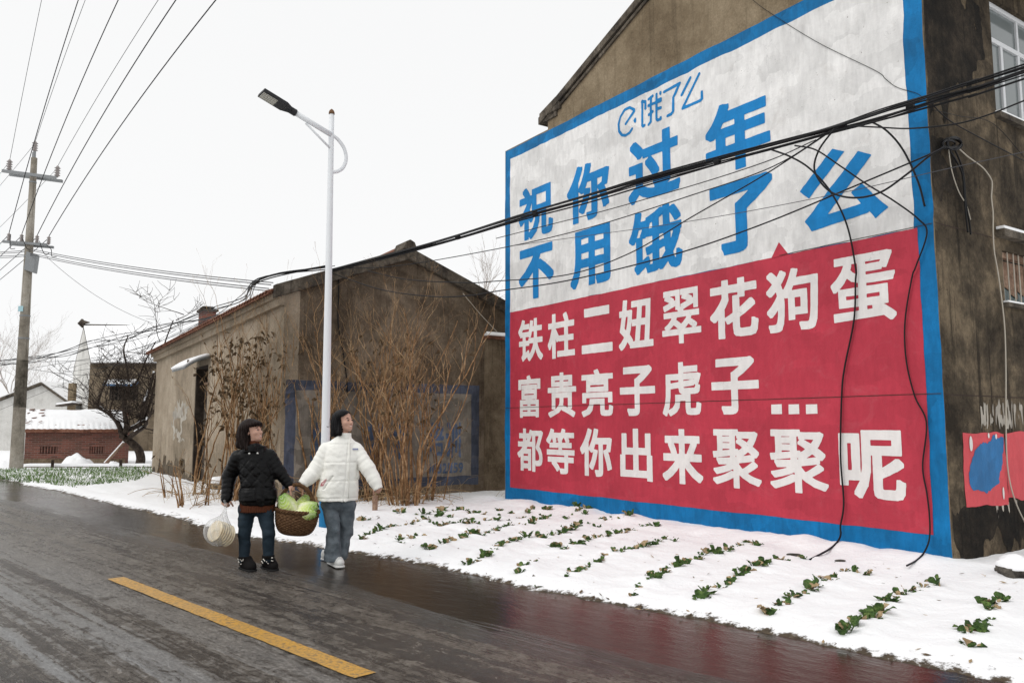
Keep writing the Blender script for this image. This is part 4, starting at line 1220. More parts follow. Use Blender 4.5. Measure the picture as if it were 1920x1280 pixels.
for pts, r, lb in ((h1, .0115, 'thick black cable hanging down the middle right of the mural to the snow'), (h2, .0095, 'speckled black cable snaking down the right blue border to the snow'), (h3, .011, 'short thick black cable end hanging over the upper right border')):
    wire_thing('hanging_cable', [(wpt(*p[1:]) if p[0] == 'w' else WPn(*p)) for p in pts], r, M['cable'], lb, 'cable', 'loose cables hanging in front of the mural', 6, 8)
t1_ = [(1400,-12,-.05),(1430,15,-.02),(1530,78,-.018),(1640,132,-.018),(1660,148,-.018),(1682,164,-.018),(1720,176,-.03),(1738,192,-.25)]
wire_thing('wall_wire', [WPn(*p) for p in t1_], .004, M['cable'], 'thin dark wire crossing the white top of the mural down to the corner', 'wire', None, 4, 6)
SP = lambda px, py, u=-.03: onplane(px, py, C0 + D1 * u, D1)
wire_thing('wall_wire', [SP(*p) for p in ((1738,180),(1752,200),(1775,222),(1800,238),(1860,270),(1925,304))], .007, M['cable'], 'dark wire slanting down the house front under the upper window', 'wire', None, 5, 6)
wire_thing('wall_wire', [SP(*p) for p in ((1745,205),(1800,218),(1862,232),(1925,300))], .004, M['cable'], 'thin wire stapled below the dark wire on the house front', 'wire', None, 4, 6)
# the coil with its loose ends
coil = thing('cable_coil', SP(1780, 268), 'tangled coil of black cable hanging on a hook of the house front', 'cable')
mb = MB()
for k in range(5):
    cx, cy = 1785 + random.uniform(-6, 6), 270 + random.uniform(-3, 4)
    rx, ry = random.uniform(10, 18), random.uniform(7, 13)
    mb.tube([SP(cx + rx * math.cos(t), cy + ry * math.sin(t), -.03 - .05 * abs(math.sin(t + k))) for t in np.linspace(0, 6.0, 20)], .011, 6)
mb.build('loop', M['cable'], coil, smooth=True)
for pts in ([(1776,262),(1781,282),(1795,305),(1805,330),(1809,380),(1813,420),(1815,436)], [(1786,272),(1799,300),(1807,330),(1811,380),(1818,420),(1820,440)]):
    mb = MB(); mb.tube(spline([SP(*p, -.05) for p in pts], 6), .010, 6); mb.build('loose_end', M['cable'], coil, smooth=True)
mb = MB(); mb.tube(spline([SP(*p, -.045) for p in ((1778,268),(1780,292),(1786,325),(1798,360),(1812,385),(1820,412))], 6), .006, 5); wl = mb.build('loose_end', M['white_wire'], coil); wl['label'] = 'dirty white loose end'
wire_thing('white_cable', [SP(*p) for p in ((1795,276),(1815,294),(1840,312),(1852,326),(1860,342),(1859,370),(1862,400),(1862,430),(1864,470),(1871,510),(1878,560),(1884,620),(1886,700),(1886,780),(1888,860),(1895,910),(1908,950),(1925,985))], .008, M['white_wire'], 'off white cord running from the coil down the house front', 'cord', None, 5, 6)
# downlead on the shed gable, and the white string
BG = lambda px, py, u=-.03: onplane(px, py, B0 + D1 * u, D1)
wire_thing('downlead_cable', [BG(*p) for p in ((635,517),(635,560),(634,605),(640,640),(646,680),(650,712),(651,742))], .013, M['cable'], 'black cable running down the shed gable beside the lamp pole', 'cable', None, 5, 6)
wire_thing('white_string', [BG(868, 550, -.2), BG(900, 588, -.2), BG(932, 622, -.2)], .008, M['white_wire'], 'white string stretched from a wire down to the yard wall coping', 'string', None, 5, 4)

# ------------------------------------------------------------ dry shrubs in front of the shed
def shrub(base, height, n_stems, spread, label, seed, leafy=.5, lean=(0, 0)):
    r = random.Random(seed)
    base = np.array(base, float); base[2] = snow_at(base[0], base[1]) - .03
    root = thing('dry_shrub', base, label, 'shrub', 'dry shrubs in front of the long shed')
    stems, twigs, leaves = MB(), MB(), MB()
    def leaf(p, sz):
        if p[2] > 3.25: return
        d = np.array([r.gauss(0, 1), r.gauss(0, 1), -1.2 + r.gauss(0, .6)]); d /= np.linalg.norm(d)
        s = np.cross(d, [r.gauss(0, 1), r.gauss(0, 1), .3]); s /= np.linalg.norm(s); n_ = np.cross(d, s)
        w = sz * r.uniform(.14, .30)
        V = [p, p + d * sz * .4 + s * w + n_ * w * .4, p + d * sz, p + d * sz * .4 - s * w + n_ * w * .5, p + d * sz * .5 - n_ * w * .2]
        leaves.add(V, [(0, 1, 4), (1, 2, 4), (2, 3, 4), (3, 0, 4)])
    def grow(p, d, length, rad, level):
        pts = [p.copy()]; rr = [rad]
        n_ = max(3, int(length / .13))
        kink = .095 if level == 0 else .21
        for i in range(n_):
            d = d + np.array([r.gauss(0, kink), r.gauss(0, kink), r.gauss(0, kink * .5) + (.10 if level else .05)])
            d /= np.linalg.norm(d)
            p = p + d * length / n_
            pts.append(p.copy()); rr.append(rad * (1 - .62 * (i + 1) / n_))
            if level < 2 and i > n_ * (.30 if level == 0 else .2) and r.random() < (.30 if level == 0 else .30):
                a = r.uniform(0, 6.28)
                nd = d * .95 + .52 * np.array([math.cos(a), math.sin(a), .45])
                grow(p, nd / np.linalg.norm(nd), length * r.uniform(.16, .40) if level == 0 else length * r.uniform(.35, .75), rr[-1] * .75, level + 1)
            if level >= 1 and r.random() < leafy * .24:
                for _ in range(r.choice((1, 1, 2))): leaf(p, r.uniform(.08, .17))
        if level >= 1:
            # stubby forked tips
            for _ in range(r.choice((1, 2, 3))):
                nd = d + np.array([r.gauss(0, .6), r.gauss(0, .6), r.gauss(.1, .4)]); nd /= np.linalg.norm(nd)
                twigs.tube([p, p + nd * r.uniform(.06, .16), p + nd * .17 + np.array([r.gauss(0, .02), r.gauss(0, .02), .03])], [rr[-1] * .8, rr[-1] * .7, .002], 4)
            if r.random() < leafy: leaf(p, r.uniform(.07, .15))
        (stems if level == 0 else twigs).tube(pts, rr, 5 if level == 0 else 4)
    for k in range(n_stems):
        a = r.uniform(0, 6.28); q = r.uniform(.15, 1)
        off = np.array([math.cos(a), math.sin(a), 0]) * spread * .33 * q
        d = np.array([math.cos(a) * .21 * q * spread + lean[0], math.sin(a) * .16 * q * spread + lean[1], 1.0]); d /= np.linalg.norm(d)
        grow(base + off, d, height * r.uniform(.62, 1.0), r.uniform(.013, .024), 0)
    for k in range(int(n_stems * 1.1)):               # low bent tangle round the foot
        a = r.uniform(0, 6.28)
        p = base + np.array([math.cos(a), math.sin(a), 0]) * .02 + UZ * .04
        pts = [p]; d = np.array([r.gauss(0, 1), r.gauss(0, .7), r.uniform(.1, 1.2)]); d /= np.linalg.norm(d)
        for i in range(6):
            d = d + np.array([r.gauss(0, .35), r.gauss(0, .35), -.16]); d /= np.linalg.norm(d); p = p + d * .17; p[2] = max(p[2], .04); pts.append(p.copy())
        twigs.tube(pts, [.007, .007, .006, .005, .005, .004, .003], 4)
    stems.build('stem', M['stem'], root, smooth=True)
    twigs.build('branch', M['twig'], root, smooth=True)
    if leaves.n: leaves.build('leaf', M['dead_leaf'], root)['kind'] = 'stuff'
    return root
shrub(G(448, 942), 3.75, 24, 1.15, 'leafy dry brown shrub against the pale shed front, left of the black coat', 11, .95, (.10, 0))
shrub(G(385, 930), 2.9, 7, 1.0, 'thin dry shrub with dark curled leaves near the shed doorway', 12, .85, (.05, 0))
shrub(G(505, 942), 3.55, 22, 1.05, 'tall dry shrub at the near corner of the shed behind the basket', 13, .5, (.02, 0))
shrub(G(582, 945), 3.3, 19, 1.1, 'dry orange brown shrub directly left of the lamp pole', 14, .25, (0, 0))
shrub(G(700, 942), 3.5, 19, 1.1, 'bushy dry shrub right behind the white jacket', 15, .25, (.0, 0))
shrub(G(765, 950), 3.7, 24, 1.1, 'tallest dense dry shrub in front of the faded advert', 16, .22, (.02, 0))
shrub(G(808, 940), 2.6, 7, .9, 'small dry shrub reaching right over the advert, rightmost of the row', 17, .25, (.12, 0))
shrub(G(365, 955), .8, 6, 1.3, 'low tangle of bent dry twigs in the snow before the doorway', 18, .6)
shrub(G(335, 935), .7, 4, 1.2, 'sparse short dry twigs farthest left in the snow', 19, .5)
# dead grass wisps at their feet, nobody could count them
mb = MB(); rr_ = random.Random(5)
for k in range(700):
    px = rr_.choice((rr_.gauss(700, 45), rr_.gauss(760, 50), rr_.gauss(560, 60), rr_.gauss(440, 60)))
    p = G(px, rr_.gauss(938, 7)); p[2] = .03
    d = np.array([rr_.gauss(0, .5), rr_.gauss(0, .4), 1.0]); L = rr_.uniform(.12, .55)
    q = p + d * L * .6; e_ = q + np.array([d[0] * 1.4, d[1] * 1.4, .25]) * L * .5
    mb.tube([p, q, e_], [.004, .0035, .0015], 3)
tag(mb.build('dead_grass', M['straw_leaf']), 'tufts of dead straw coloured grass under the dry shrubs', 'grass', kind='stuff')

# ------------------------------------------------------------ background trees
def bare_tree(base, height, spread, label, seed, m, levels=4, trunk_pts=None, tr=.16, group=None, snow=False, twig_r=.006, nb=3):
    r = random.Random(seed)
    base = np.array(base, float)
    root = thing('bare_tree', base, label, 'tree', group)
    trunk, crown, sn = MB(), MB(), MB()
    def grow(p, d, L, rad, level):
        n_ = 5; pts = [p]; rr = [rad]
        for i in range(n_):
            d = d + np.array([r.gauss(0, .17), r.gauss(0, .17), r.gauss(.03, .11)]); d /= np.linalg.norm(d)
            p = p + d * L / n_; pts.append(p); rr.append(max(twig_r * .6, rad * (1 - .5 * (i + 1) / n_)))
            if level > 0 and i >= 1 and r.random() < .62:
                a = r.uniform(0, 6.28); nd = d * .7 + spread * np.array([math.cos(a), math.sin(a), r.uniform(-.2, .5)]); nd /= np.linalg.norm(nd)
                grow(p, nd, L * r.uniform(.45, .75), max(twig_r, rr[-1] * .6), level - 1)
        crown.tube(pts, rr, 4 if rad < .03 else 6, cap=False)
        if level > 0:
            for _ in range(nb - 1):
                a = r.uniform(0, 6.28); nd = d * .8 + spread * .8 * np.array([math.cos(a), math.sin(a), .2]); nd /= np.linalg.norm(nd)
                grow(p, nd, L * r.uniform(.5, .8), max(twig_r, rr[-1] * .75), level - 1)
    if trunk_pts is None: trunk_pts = [base, base + np.array([.1, 0, height * .2]), base + np.array([-.05, 0, height * .38])]
    P = spline(trunk_pts, 6); trunk.tube(P, np.linspace(tr, tr * .6, len(P)), 10)
    trunk.build('trunk', m, root, smooth=True)
    if snow:
        sn.tube(P[4:] + np.array([-.02, 0, tr * .62]), np.linspace(tr * .35, tr * .3, len(P) - 4), 6)
    return root, trunk, crown, sn, grow, P
Yt = 29.5
tp = [AT(262, 872, Yt), AT(264, 858, Yt), AT(259, 842, Yt), AT(246, 829, Yt), AT(233, 819, Yt), AT(226, 806, Yt)]
root, trunk, crown, sn, grow, P = bare_tree(tp[0], 4, .9, 'gnarled dark leaning tree with snow on its limbs beside the brick hut', 3, M['bark'], trunk_pts=tp, tr=.17, snow=True, twig_r=.0085)
limbs = [[(230,815),(222,795),(210,780),(195,770),(182,762)], [(228,818),(240,806),(256,798),(268,790),(276,794)], [(238,824),(252,812),(270,800),(275,790),(274,782)], [(234,815),(237,795),(233,770),(236,745),(242,720)], [(258,800),(266,780),(270,755),(280,730),(288,700)]]
for L_ in limbs:
    Q = spline([AT(x, y, Yt + random.uniform(-.5, .5)) for x, y in L_], 5)
    crown.tube(Q, np.linspace(.10, .045, len(Q)), 7)
    sn.tube(Q[2:] + np.array([0, 0, .065]), .035, 5)
    for q_ in Q[6::3]:
        for _ in range(2):
            d = np.array([random.gauss(0, .6), random.gauss(0, .5), random.uniform(.0, 1.0)]); d /= np.linalg.norm(d)
            grow(q_, d, random.uniform(.7, 1.3), .024, 2)
for (x, y) in ((200,740),(222,700),(250,690),(275,660),(300,640),(320,620),(240,660),(290,690),(210,775),(185,760),(330,600),(345,590)):
    for _ in range(1):
        d = np.array([random.gauss(.2, .5), random.gauss(0, .5), random.uniform(-.2, .9)]); d /= np.linalg.norm(d)
        grow(AT(x, y, Yt + random.uniform(-.8, .8)), d, random.uniform(.9, 1.6), .018, 2)
# rising rods that carry the upper crown
for L_ in ([(274,782),(285,740),(296,690),(310,640),(325,600)], [(242,720),(238,690),(232,655),(240,630)], [(236,745),(258,712),(275,672),(292,640)], [(182,762),(190,735),(206,700),(222,676)]):
    Q = spline([AT(x, y, Yt) for x, y in L_], 5); crown.tube(Q, np.linspace(.05, .02, len(Q)), 6)
crown.build('crown', M['bark'], root); sn.build('snow', M['snow'], root, smooth=True)
def far_tree(px, py_base, py_top, Y, label, seed, sp=.55, lv=3):
    b = AT(px, py_base, Y); hgt = AT(px, py_top, Y)[2] - b[2]
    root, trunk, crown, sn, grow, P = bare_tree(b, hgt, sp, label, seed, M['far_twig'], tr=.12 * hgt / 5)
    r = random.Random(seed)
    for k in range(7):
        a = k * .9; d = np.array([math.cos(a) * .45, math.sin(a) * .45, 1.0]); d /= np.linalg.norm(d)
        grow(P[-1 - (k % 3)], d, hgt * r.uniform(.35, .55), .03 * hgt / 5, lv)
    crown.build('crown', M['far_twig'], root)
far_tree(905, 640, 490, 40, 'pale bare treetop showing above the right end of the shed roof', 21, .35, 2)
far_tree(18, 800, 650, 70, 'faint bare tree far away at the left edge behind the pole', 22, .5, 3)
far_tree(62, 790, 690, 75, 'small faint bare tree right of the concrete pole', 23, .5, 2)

# ------------------------------------------------------------ background buildings
def gable_building(name, x0, x1, base_y, eave_z, apex_z, Y, depth, m, label, apex_px=None, ridge_along='y', snow=.06, over=.25, roofm=None):
    a = AT(x0, base_y, Y); b = AT(x1, base_y, Y)
    ax_ = AT(apex_px, base_y, Y)[0] if apex_px else (a[0] + b[0]) / 2
    t = thing(name, ((a[0] + b[0]) / 2, Y + depth / 2, 0), label, 'house')
    mb = MB(); mb.prism([(a[0], Y, -.2), (b[0], Y, -.2), (b[0], Y, eave_z), (ax_, Y, apex_z), (a[0], Y, eave_z)], (0, depth, 0))
    mb.build('wall', m, t)
    for nm, off, th, mm, y0 in (('roof', .02, .14, roofm or M['coping'], -.2), ('roof_snow', .162, snow, M['snow'], -.12)):
        mb = MB()
        for e in (a[0], b[0]):
            sgn = -1 if e < ax_ else 1
            sl = (apex_z - eave_z) / abs(ax_ - e)
            ee = e + sgn * over
            p = np.array([ee, Y + y0, eave_z - sl * over + off]); q = np.array([ax_, Y + y0, apex_z + off])
            mb.prism([p, q, q + UZ * th, p + UZ * th], (0, depth + .3, 0))
        mb.build(nm, mm, t)
    return t
wh = gable_building('farm_house', -14, 122, 845, 2.75, 3.78, 46, 9, M['white_house'], 'low white farm house with a grey edged gable behind the pole', apex_px=72, snow=.08)
# dark two storey house, long side towards us, white gable on its left
def side_house():
    Y = 45.0
    a = AT(160, 845, Y); b = AT(330, 845, Y)
    t = thing('farm_house', ((a[0] + b[0]) / 2, Y + 3, 0), 'two storey brown house with snowy roof and white gable end behind the bare tree', 'house')
    ez = AT(160, 682, Y)[2]; 
    dx = np.array([-.70, 1.0, 0]); dx /= np.linalg.norm(dx)     # its gable end turns away
    dep = dx * 7.4
    az_ = ez + 2.3
    mb = MB(); mb.box(a - UZ * .2, b - a, np.array([0, .25, 0]), UZ * (ez + .2)); mb.build('front_wall', M['far_brown'], t)
    a2 = a + dep; mid = (a + a2) / 2
    mb = MB(); mb.prism([a - UZ * .2, a2 - UZ * .2, a2 + UZ * ez, mid + UZ * az_, a + UZ * ez], np.array([.3, .02, 0])); mb.build('gable_wall', M['white_house'], t)
    mb = MB(); p0 = a + UZ * (ez + .02) - dx * .3 - UZ * .15; p1 = mid + UZ * (az_ + .02); w_ = b - a
    mb.prism([p0, p1, p1 + UZ * .12, p0 + UZ * .12], w_)
    q0 = a2 + UZ * (ez + .02); mb.prism([q0, p1, p1 + UZ * .12, q0 + UZ * .12], w_)
    mb.build('roof', M['dark_roof'], t)
    mb = MB(); p0 = p0 + UZ * .122; p1 = p1 + UZ * .122; mb.prism([p0, p1, p1 + UZ * .10, p0 + UZ * .08], w_)
    q0 = q0 + UZ * .122; mb.prism([q0, p1, p1 + UZ * .1, q0 + UZ * .1], w_); mb.build('roof_snow', M['snow'], t)
    mb = MB(); c0, c1 = AT(206, 724, Y - .02), AT(258, 750, Y - .02)
    mb.box((c0[0], Y - .02, c1[2]), (c1[0] - c0[0], 0, 0), (0, .018, 0), (0, 0, c0[2] - c1[2])); wn = mb.build('window', M['void'], t)
    mb = MB()
    for k in range(8): mb.box((c0[0] + (k + .5) * (c1[0] - c0[0]) / 8, Y - .07, c1[2]), (.04, 0, 0), (0, .03, 0), (0, 0, c0[2] - c1[2]))
    mb.build('bars', M['dark_roof'], wn)
    mb = MB(); mb.box((c0[0] - .1, Y - .65, c0[2] + .0), (c1[0] - c0[0] + .2, 0, 0), (0, .62, .15), (0, 0, .10)); cpy = mb.build('canopy', mat('blue_canopy', (.10, .2, .36), .5), t)
    mb = MB(); mb.box((c0[0] - .0, Y - .69, c0[2] + .102), (c1[0] - c0[0], 0, 0), (0, .62, .15), (0, 0, .14)); mb.build('canopy_snow', M['snow'], cpy)
    mb = MB(); q = mid + UZ * (az_ + .1); 
    mb.tube([q, q + np.array([-.15, 0, .25]), q + np.array([-.1, 0, .5])], [.10, .22, .05], 8); mb.tube([q + UZ * .3, q + np.array([.35, 0, .28])], [.12, .03], 6)
    mb.build('ridge_ornament', M['dark_roof'], t)
    mb = MB(); mb.tube([q + UZ * .12, b + (mid - a) + UZ * (az_ + .12)], .07, 6); mb.build('ridge_tiles', M['dark_roof'], t)
side_house()
# snow roofed outbuilding between them, just its roof and gate pier
ob = gable_building('outbuilding', 40, 150, 840, 3.3, 4.3, 58, 6, M['white_house'], 'snow covered low outbuilding between the white and the brown farm houses', apex_px=95, snow=.15, over=.1)
gp = thing('gate_pier', AT(125, 845, 43), 'slim brown brick gate pier with a small snowy canopy left of the white gable', 'pier')
mb = MB(); p = AT(121, 845, 43); mb.box((p[0], 43, -.1), (.30, 0, 0), (0, .3, 0), (0, 0, AT(121, 718, 43)[2] + .1)); mb.build('pier', M['gable_plaster'], gp)
mb = MB(); p = AT(108, 762, 42.6); mb.box((p[0], 42.4, p[2]), (.85, 0, .12), (0, .6, 0), (0, 0, .08)); cp = mb.build('canopy', M['dark_roof'], gp)
mb = MB(); mb.box((p[0] + .02, 42.42, p[2] + .084), (.81, 0, .115), (0, .56, 0), (0, 0, .10)); mb.build('canopy_snow', M['snow'], cp)
# brick hut
Yh = 30.0
a = AT(44, 872, Yh); b = AT(234, 872, Yh); ez = AT(44, 804, Yh)[2]; rz_ = AT(44, 769, Yh + 1.4)[2]
hut = thing('brick_hut', ((a[0] + b[0]) / 2, Yh + 1.3, 0), 'low red brick hut with a snow covered tiled roof and two barred vents', 'hut')
mb = MB(); 
wx = b[0] - a[0]
vents = [(75, 108), (168, 196)]
zv0, zv1 = AT(80, 850, Yh)[2], AT(80, 837, Yh)[2]
xs_ = [a[0]] + [AT(x, 840, Yh)[0] for v in vents for x in v] + [b[0]]
mb.box((a[0], Yh, -.1), (wx, 0, 0), (0, .24, 0), (0, 0, zv0 + .1))
mb.box((a[0], Yh, zv1), (wx, 0, 0), (0, .24, 0), (0, 0, ez - zv1))
for i in (0, 2, 4): mb.box((xs_[i], Yh, zv0), (xs_[i + 1] - xs_[i], 0, 0), (0, .24, 0), (0, 0, zv1 - zv0))
mb.box((a[0], Yh + .24, -.1), (.24, 0, 0), (-.72, 1.2, 0), (0, 0, ez + .1)); mb.box((b[0] - .24, Yh + .24, -.1), (.24, 0, 0), (-.72, 1.2, 0), (0, 0, ez + .1))
mb.build('wall', M['brick'], hut)
mb = MB(); mb.box((a[0] - .003, Yh - .012, -.1), (wx + .006, 0, 0), (0, .01, 0), (0, 0, .33)); mb.build('plinth', M['yard_wall'], hut)
mb = MB(); mb.prism([(a[0] - .75, Yh + 1.445, -.1), (b[0] - .75, Yh + 1.445, -.1), (b[0] - .75, Yh + 1.445, rz_ - .1), (a[0] - .75, Yh + 1.445, rz_ - .1)], (0, .2, 0)); mb.build('back_wall', M['brick'], hut)
mb = MB(); mb.box((a[0] + .3, Yh + .6, 0), (wx - .6, 0, 0), (0, .05, 0), (0, 0, ez)); mb.build('dark_inside', M['void'], hut)
for i in (1, 3):
    mb = MB()
    for k in range(6):
        x = xs_[i] + (k + .5) * (xs_[i + 1] - xs_[i]) / 6; mb.box((x - .035, Yh + .03, zv0 + .002), (.06, 0, 0), (0, .1, 0), (0, 0, zv1 - zv0 - .004))
    mb.build('vent_bars', M['brick'], hut)
mb = MB(); mb.prism([(a[0] - .15, Yh - .22, ez - .03), (a[0] - 1.17, Yh + 1.5, rz_ + .02), (a[0] - 1.17, Yh + 1.5, rz_ - .08), (a[0] - .15, Yh - .22, ez - .12)], (wx + .25, 0, 0))
mb.build('roof', M['tile'], hut)
V = []; nu, nv = 130, 22
for i in range(nu):
    for j in range(nv):
        x = a[0] - .13 + i / (nu - 1) * (wx + .2); q = j / (nv - 1)
        z = ez - .03 + q * (rz_ - ez + .05) + .05 + .018 * math.cos(i / (nu - 1) * (wx + .2) * 2 * math.pi / .21) * max(0, 1 - q * 2.2) + .05 * float(fbm(np.array([x * 1.7]), np.array([q * 5]), 3)[0]) - .03 * ((q * 9) % 1 < .25)
        V.append((x - .6 * q * 1.7, Yh - .20 + q * 1.7, z - (.05 if j == 0 else 0)))
Fc = [(i * nv + j, (i + 1) * nv + j, (i + 1) * nv + j + 1, i * nv + j + 1) for i in range(nu - 1) for j in range(nv - 1)]
mb = MB(); mb.add(V, Fc); mb.build('roof_snow', M['snow'], hut, smooth=True)
mb = MB()                                       # broken tiles poking through the snow at the left verge
for k in range(14):
    i = random.random(); x = a[0] - .12 + (i ** 2.0) * 0.8; q = random.random()
    z = ez + q * (rz_ - ez) + .07
    mb.box((x - .6 * q * 1.7, Yh - .2 + q * 1.7, z), (random.uniform(.06, .2), 0, .02), (0, .08, .02), (0, 0, .02))
mb.build('loose_tile', M['tile'], hut)['kind'] = 'stuff'
# low kerb wall with snow along the plot
ka, kb = AT(48, 880, 27.3), AT(286, 880, 27.3)
kw = thing('kerb_wall', ((ka[0] + kb[0]) / 2, 27.3, 0), 'knee high masonry kerb with a strip of snow behind the green plot', 'wall')
mb = MB(); mb.box((ka[0], 27.2, -.1), (kb[0] - ka[0], 0, 0), (0, .3, 0), (0, 0, .18)); mb.build('kerb', M['yard_wall'], kw)
mb = MB(); mb.box((ka[0], 27.18, .082), (kb[0] - ka[0], 0, 0), (0, .34, 0), (0, 0, .10)); mb.build('snow_cap', M['snow'], kw, bevel=.04)
for px in (98, 226):
    p = AT(px, 878, 27.0); 
    mb = MB(); mb.tube([(p[0], 27, -.05), (p[0], 27, .32)], .05, 8); o = mb.build('short_post', M['bark'], None, origin=(p[0], 27, 0))
    tag(o, 'short dark wooden post by the kerb %s' % ('left, below the first vent of the hut' if px < 150 else 'right, near the hut corner'), 'post', 'short posts by the kerb')
def mound(px, py, Y, w, h, label, seed, name='snow_mound'):
    b = AT(px, py, Y); n_ = 24; V = []; r = np.random.default_rng(seed)
    for i in range(n_):
        for j in range(n_):
            x = (i / (n_ - 1) - .5) * 2; y = (j / (n_ - 1) - .5) * 2; q = max(0, 1 - (x * x + y * y))
            V.append((b[0] + x * w / 2, Y + y * w * .35, -.05 + h * q ** .6 * (1 + .5 * float(fbm(np.array([x * 2 + seed]), np.array([y * 2]), 3)[0]))))
    Fc = [(i * n_ + j, (i + 1) * n_ + j, (i + 1) * n_ + j + 1, i * n_ + j + 1) for i in range(n_ - 1) for j in range(n_ - 1)]
    mb = MB(); mb.add(V, Fc)
    return tag(mb.build(name, M['snow'], None, smooth=True, origin=(b[0], Y, 0)), label, 'snow heap')
mound(145, 871, 29.0, 1.25, .42, 'rounded heap of snow covered rubble in front of the brick hut', 4)
mound(214, 872, 29.2, .5, .22, 'small snow heap at the foot of the leaning white stick', 5)
mound(8, 865, 29.0, 1.0, .30, 'dark edged snow heap left of the concrete pole', 6)
st = MB(); st.tube([AT(196, 870, 29.2), AT(232, 830, 29.4)], .05, 8)
o = st.build('prop_stick', M['wood'], None, origin=AT(196, 870, 29.2)); tag(o, 'snowy wooden stick propping up the leaning dark tree', 'stick')
st = MB(); st.tube([AT(196, 870, 29.2) + UZ * .045, AT(232, 830, 29.4) + UZ * .045], .042, 6); st.build('snow', M['snow'], o)

# garlic plot, grass like: one object
mb_v, mb_f = [], []
plot = [G(-10, 884), G(283, 880), G(283, 893), G(262, 903), G(142, 918), G(60, 908), G(-10, 898)]
plx = [p[0] for p in plot]; ply = [p[1] for p in plot]
rg = np.random.default_rng(12)
cand = rg.random((26000, 2)) * [max(plx) - min(plx), max(ply) - min(ply)] + [min(plx), min(ply)]
sdp = poly_sd(cand[:, 0], cand[:, 1], [(p[0], p[1]) for p in plot])
gap = fbm(cand[:, 0] * 1.3, cand[:, 1] * 1.3, 3)
rowp = np.sin((cand[:, 0] * RN[0] + cand[:, 1] * RN[1]) * 2 * math.pi / .28)
cand = cand[(sdp < 0) & (gap + .35 * rowp > -.16)]
nB = len(cand)
h_ = rg.uniform(.05, .17, nB); a_ = rg.uniform(0, 6.28, nB); w_ = rg.uniform(.006, .012, nB); ln_ = rg.uniform(.1, .7, nB) * h_; b_ = rg.uniform(0, 6.28, nB)
dx, dy = np.cos(a_) * w_, np.sin(a_) * w_
lx, ly = np.cos(b_) * ln_, np.sin(b_) * ln_
z0 = np.full(nB, .02)
V = np.stack([np.stack([cand[:, 0] - dx, cand[:, 1] - dy, z0], 1), np.stack([cand[:, 0] + dx, cand[:, 1] + dy, z0], 1),
              np.stack([cand[:, 0] + dx + lx * .4, cand[:, 1] + dy + ly * .4, h_ * .7], 1), np.stack([cand[:, 0] - dx + lx * .4, cand[:, 1] - dy + ly * .4, h_ * .7], 1),
              np.stack([cand[:, 0] + lx, cand[:, 1] + ly, h_], 1)], 1).reshape(-1, 3)
base_ = np.arange(nB) * 5
Fq = [(b, b + 1, b + 2, b + 3) for b in base_] + [(b + 3, b + 2, b + 4) for b in base_]
mb = MB(); mb.add(V, Fq); snowy = rg.random(nB) < .22; mb.mi = [int(q) for q in snowy] * 2; tag(mb.build('garlic_plot', [M['grass'], M['snow']]), 'plot of green garlic blades poking through thin snow', 'crop', kind='stuff')

# ------------------------------------------------------------ vegetables in the snow: each plant its own object
def veg_mesh(seed):
    r = random.Random(seed); mb = MB()
    n_ = r.randint(6, 10)
    for k in range(n_):
        a = r.uniform(0, 6.28); L = r.uniform(.08, .16); up = r.uniform(.7, 2.6); w = L * r.uniform(.28, .42)
        d = np.array([math.cos(a), math.sin(a), up]); d /= np.linalg.norm(d)
        s = np.array([-math.sin(a), math.cos(a), r.uniform(-.3, .3)]); n2 = np.cross(d, s)
        p = np.array([math.cos(a), math.sin(a), 0]) * r.uniform(0, .05)
        rows = []
        m_ = 6
        for i in range(m_):
            t = i / (m_ - 1)
            c = p + d * L * t - UZ * (t * t * L * .28) 
            ww = w * (0.18 + 1.5 * t * (1 - t) ** .55) if t < 1 else w * .15
            q = n2 * (.25 * ww * r.uniform(.5, 1.6)); rf = n2 * r.gauss(0, .008)
            rows.append((c - s * ww + q + rf, c, c + s * ww + q - rf))
        V = [v for row_ in rows for v in row_]
        Fc = []
        for i in range(m_ - 1):
            for j in (0, 1): Fc.append((i * 3 + j, i * 3 + j + 1, (i + 1) * 3 + j + 1, (i + 1) * 3 + j))
        mb.add(V, Fc, 1 if r.random() < .2 else 0)
    return mb
protos = []
ORD = ['first', 'second', 'third', 'fourth', 'fifth', 'sixth', 'seventh', 'eighth', 'ninth', 'tenth', 'eleventh', 'twelfth', 'thirteenth', 'fourteenth', 'fifteenth', 'sixteenth', 'seventeenth', 'eighteenth', 'nineteenth', 'twentieth']
for q_ in ('twenty', 'thirty', 'forty'):
    ORD += [q_ + '-' + w for w in ORD[:9]] + [{'twenty': 'thirtieth', 'thirty': 'fortieth', 'forty': 'fiftieth'}[q_]]
rowname = ['the row nearest the right edge', 'the second row from the right', 'the third row from the right', 'the fourth row from the right', 'the fifth row from the right', 'the sixth row from the right', 'the seventh row from the right', 'the eighth row from the right', 'the ninth row from the right', 'the last full row on the left', 'the back row below the wall']
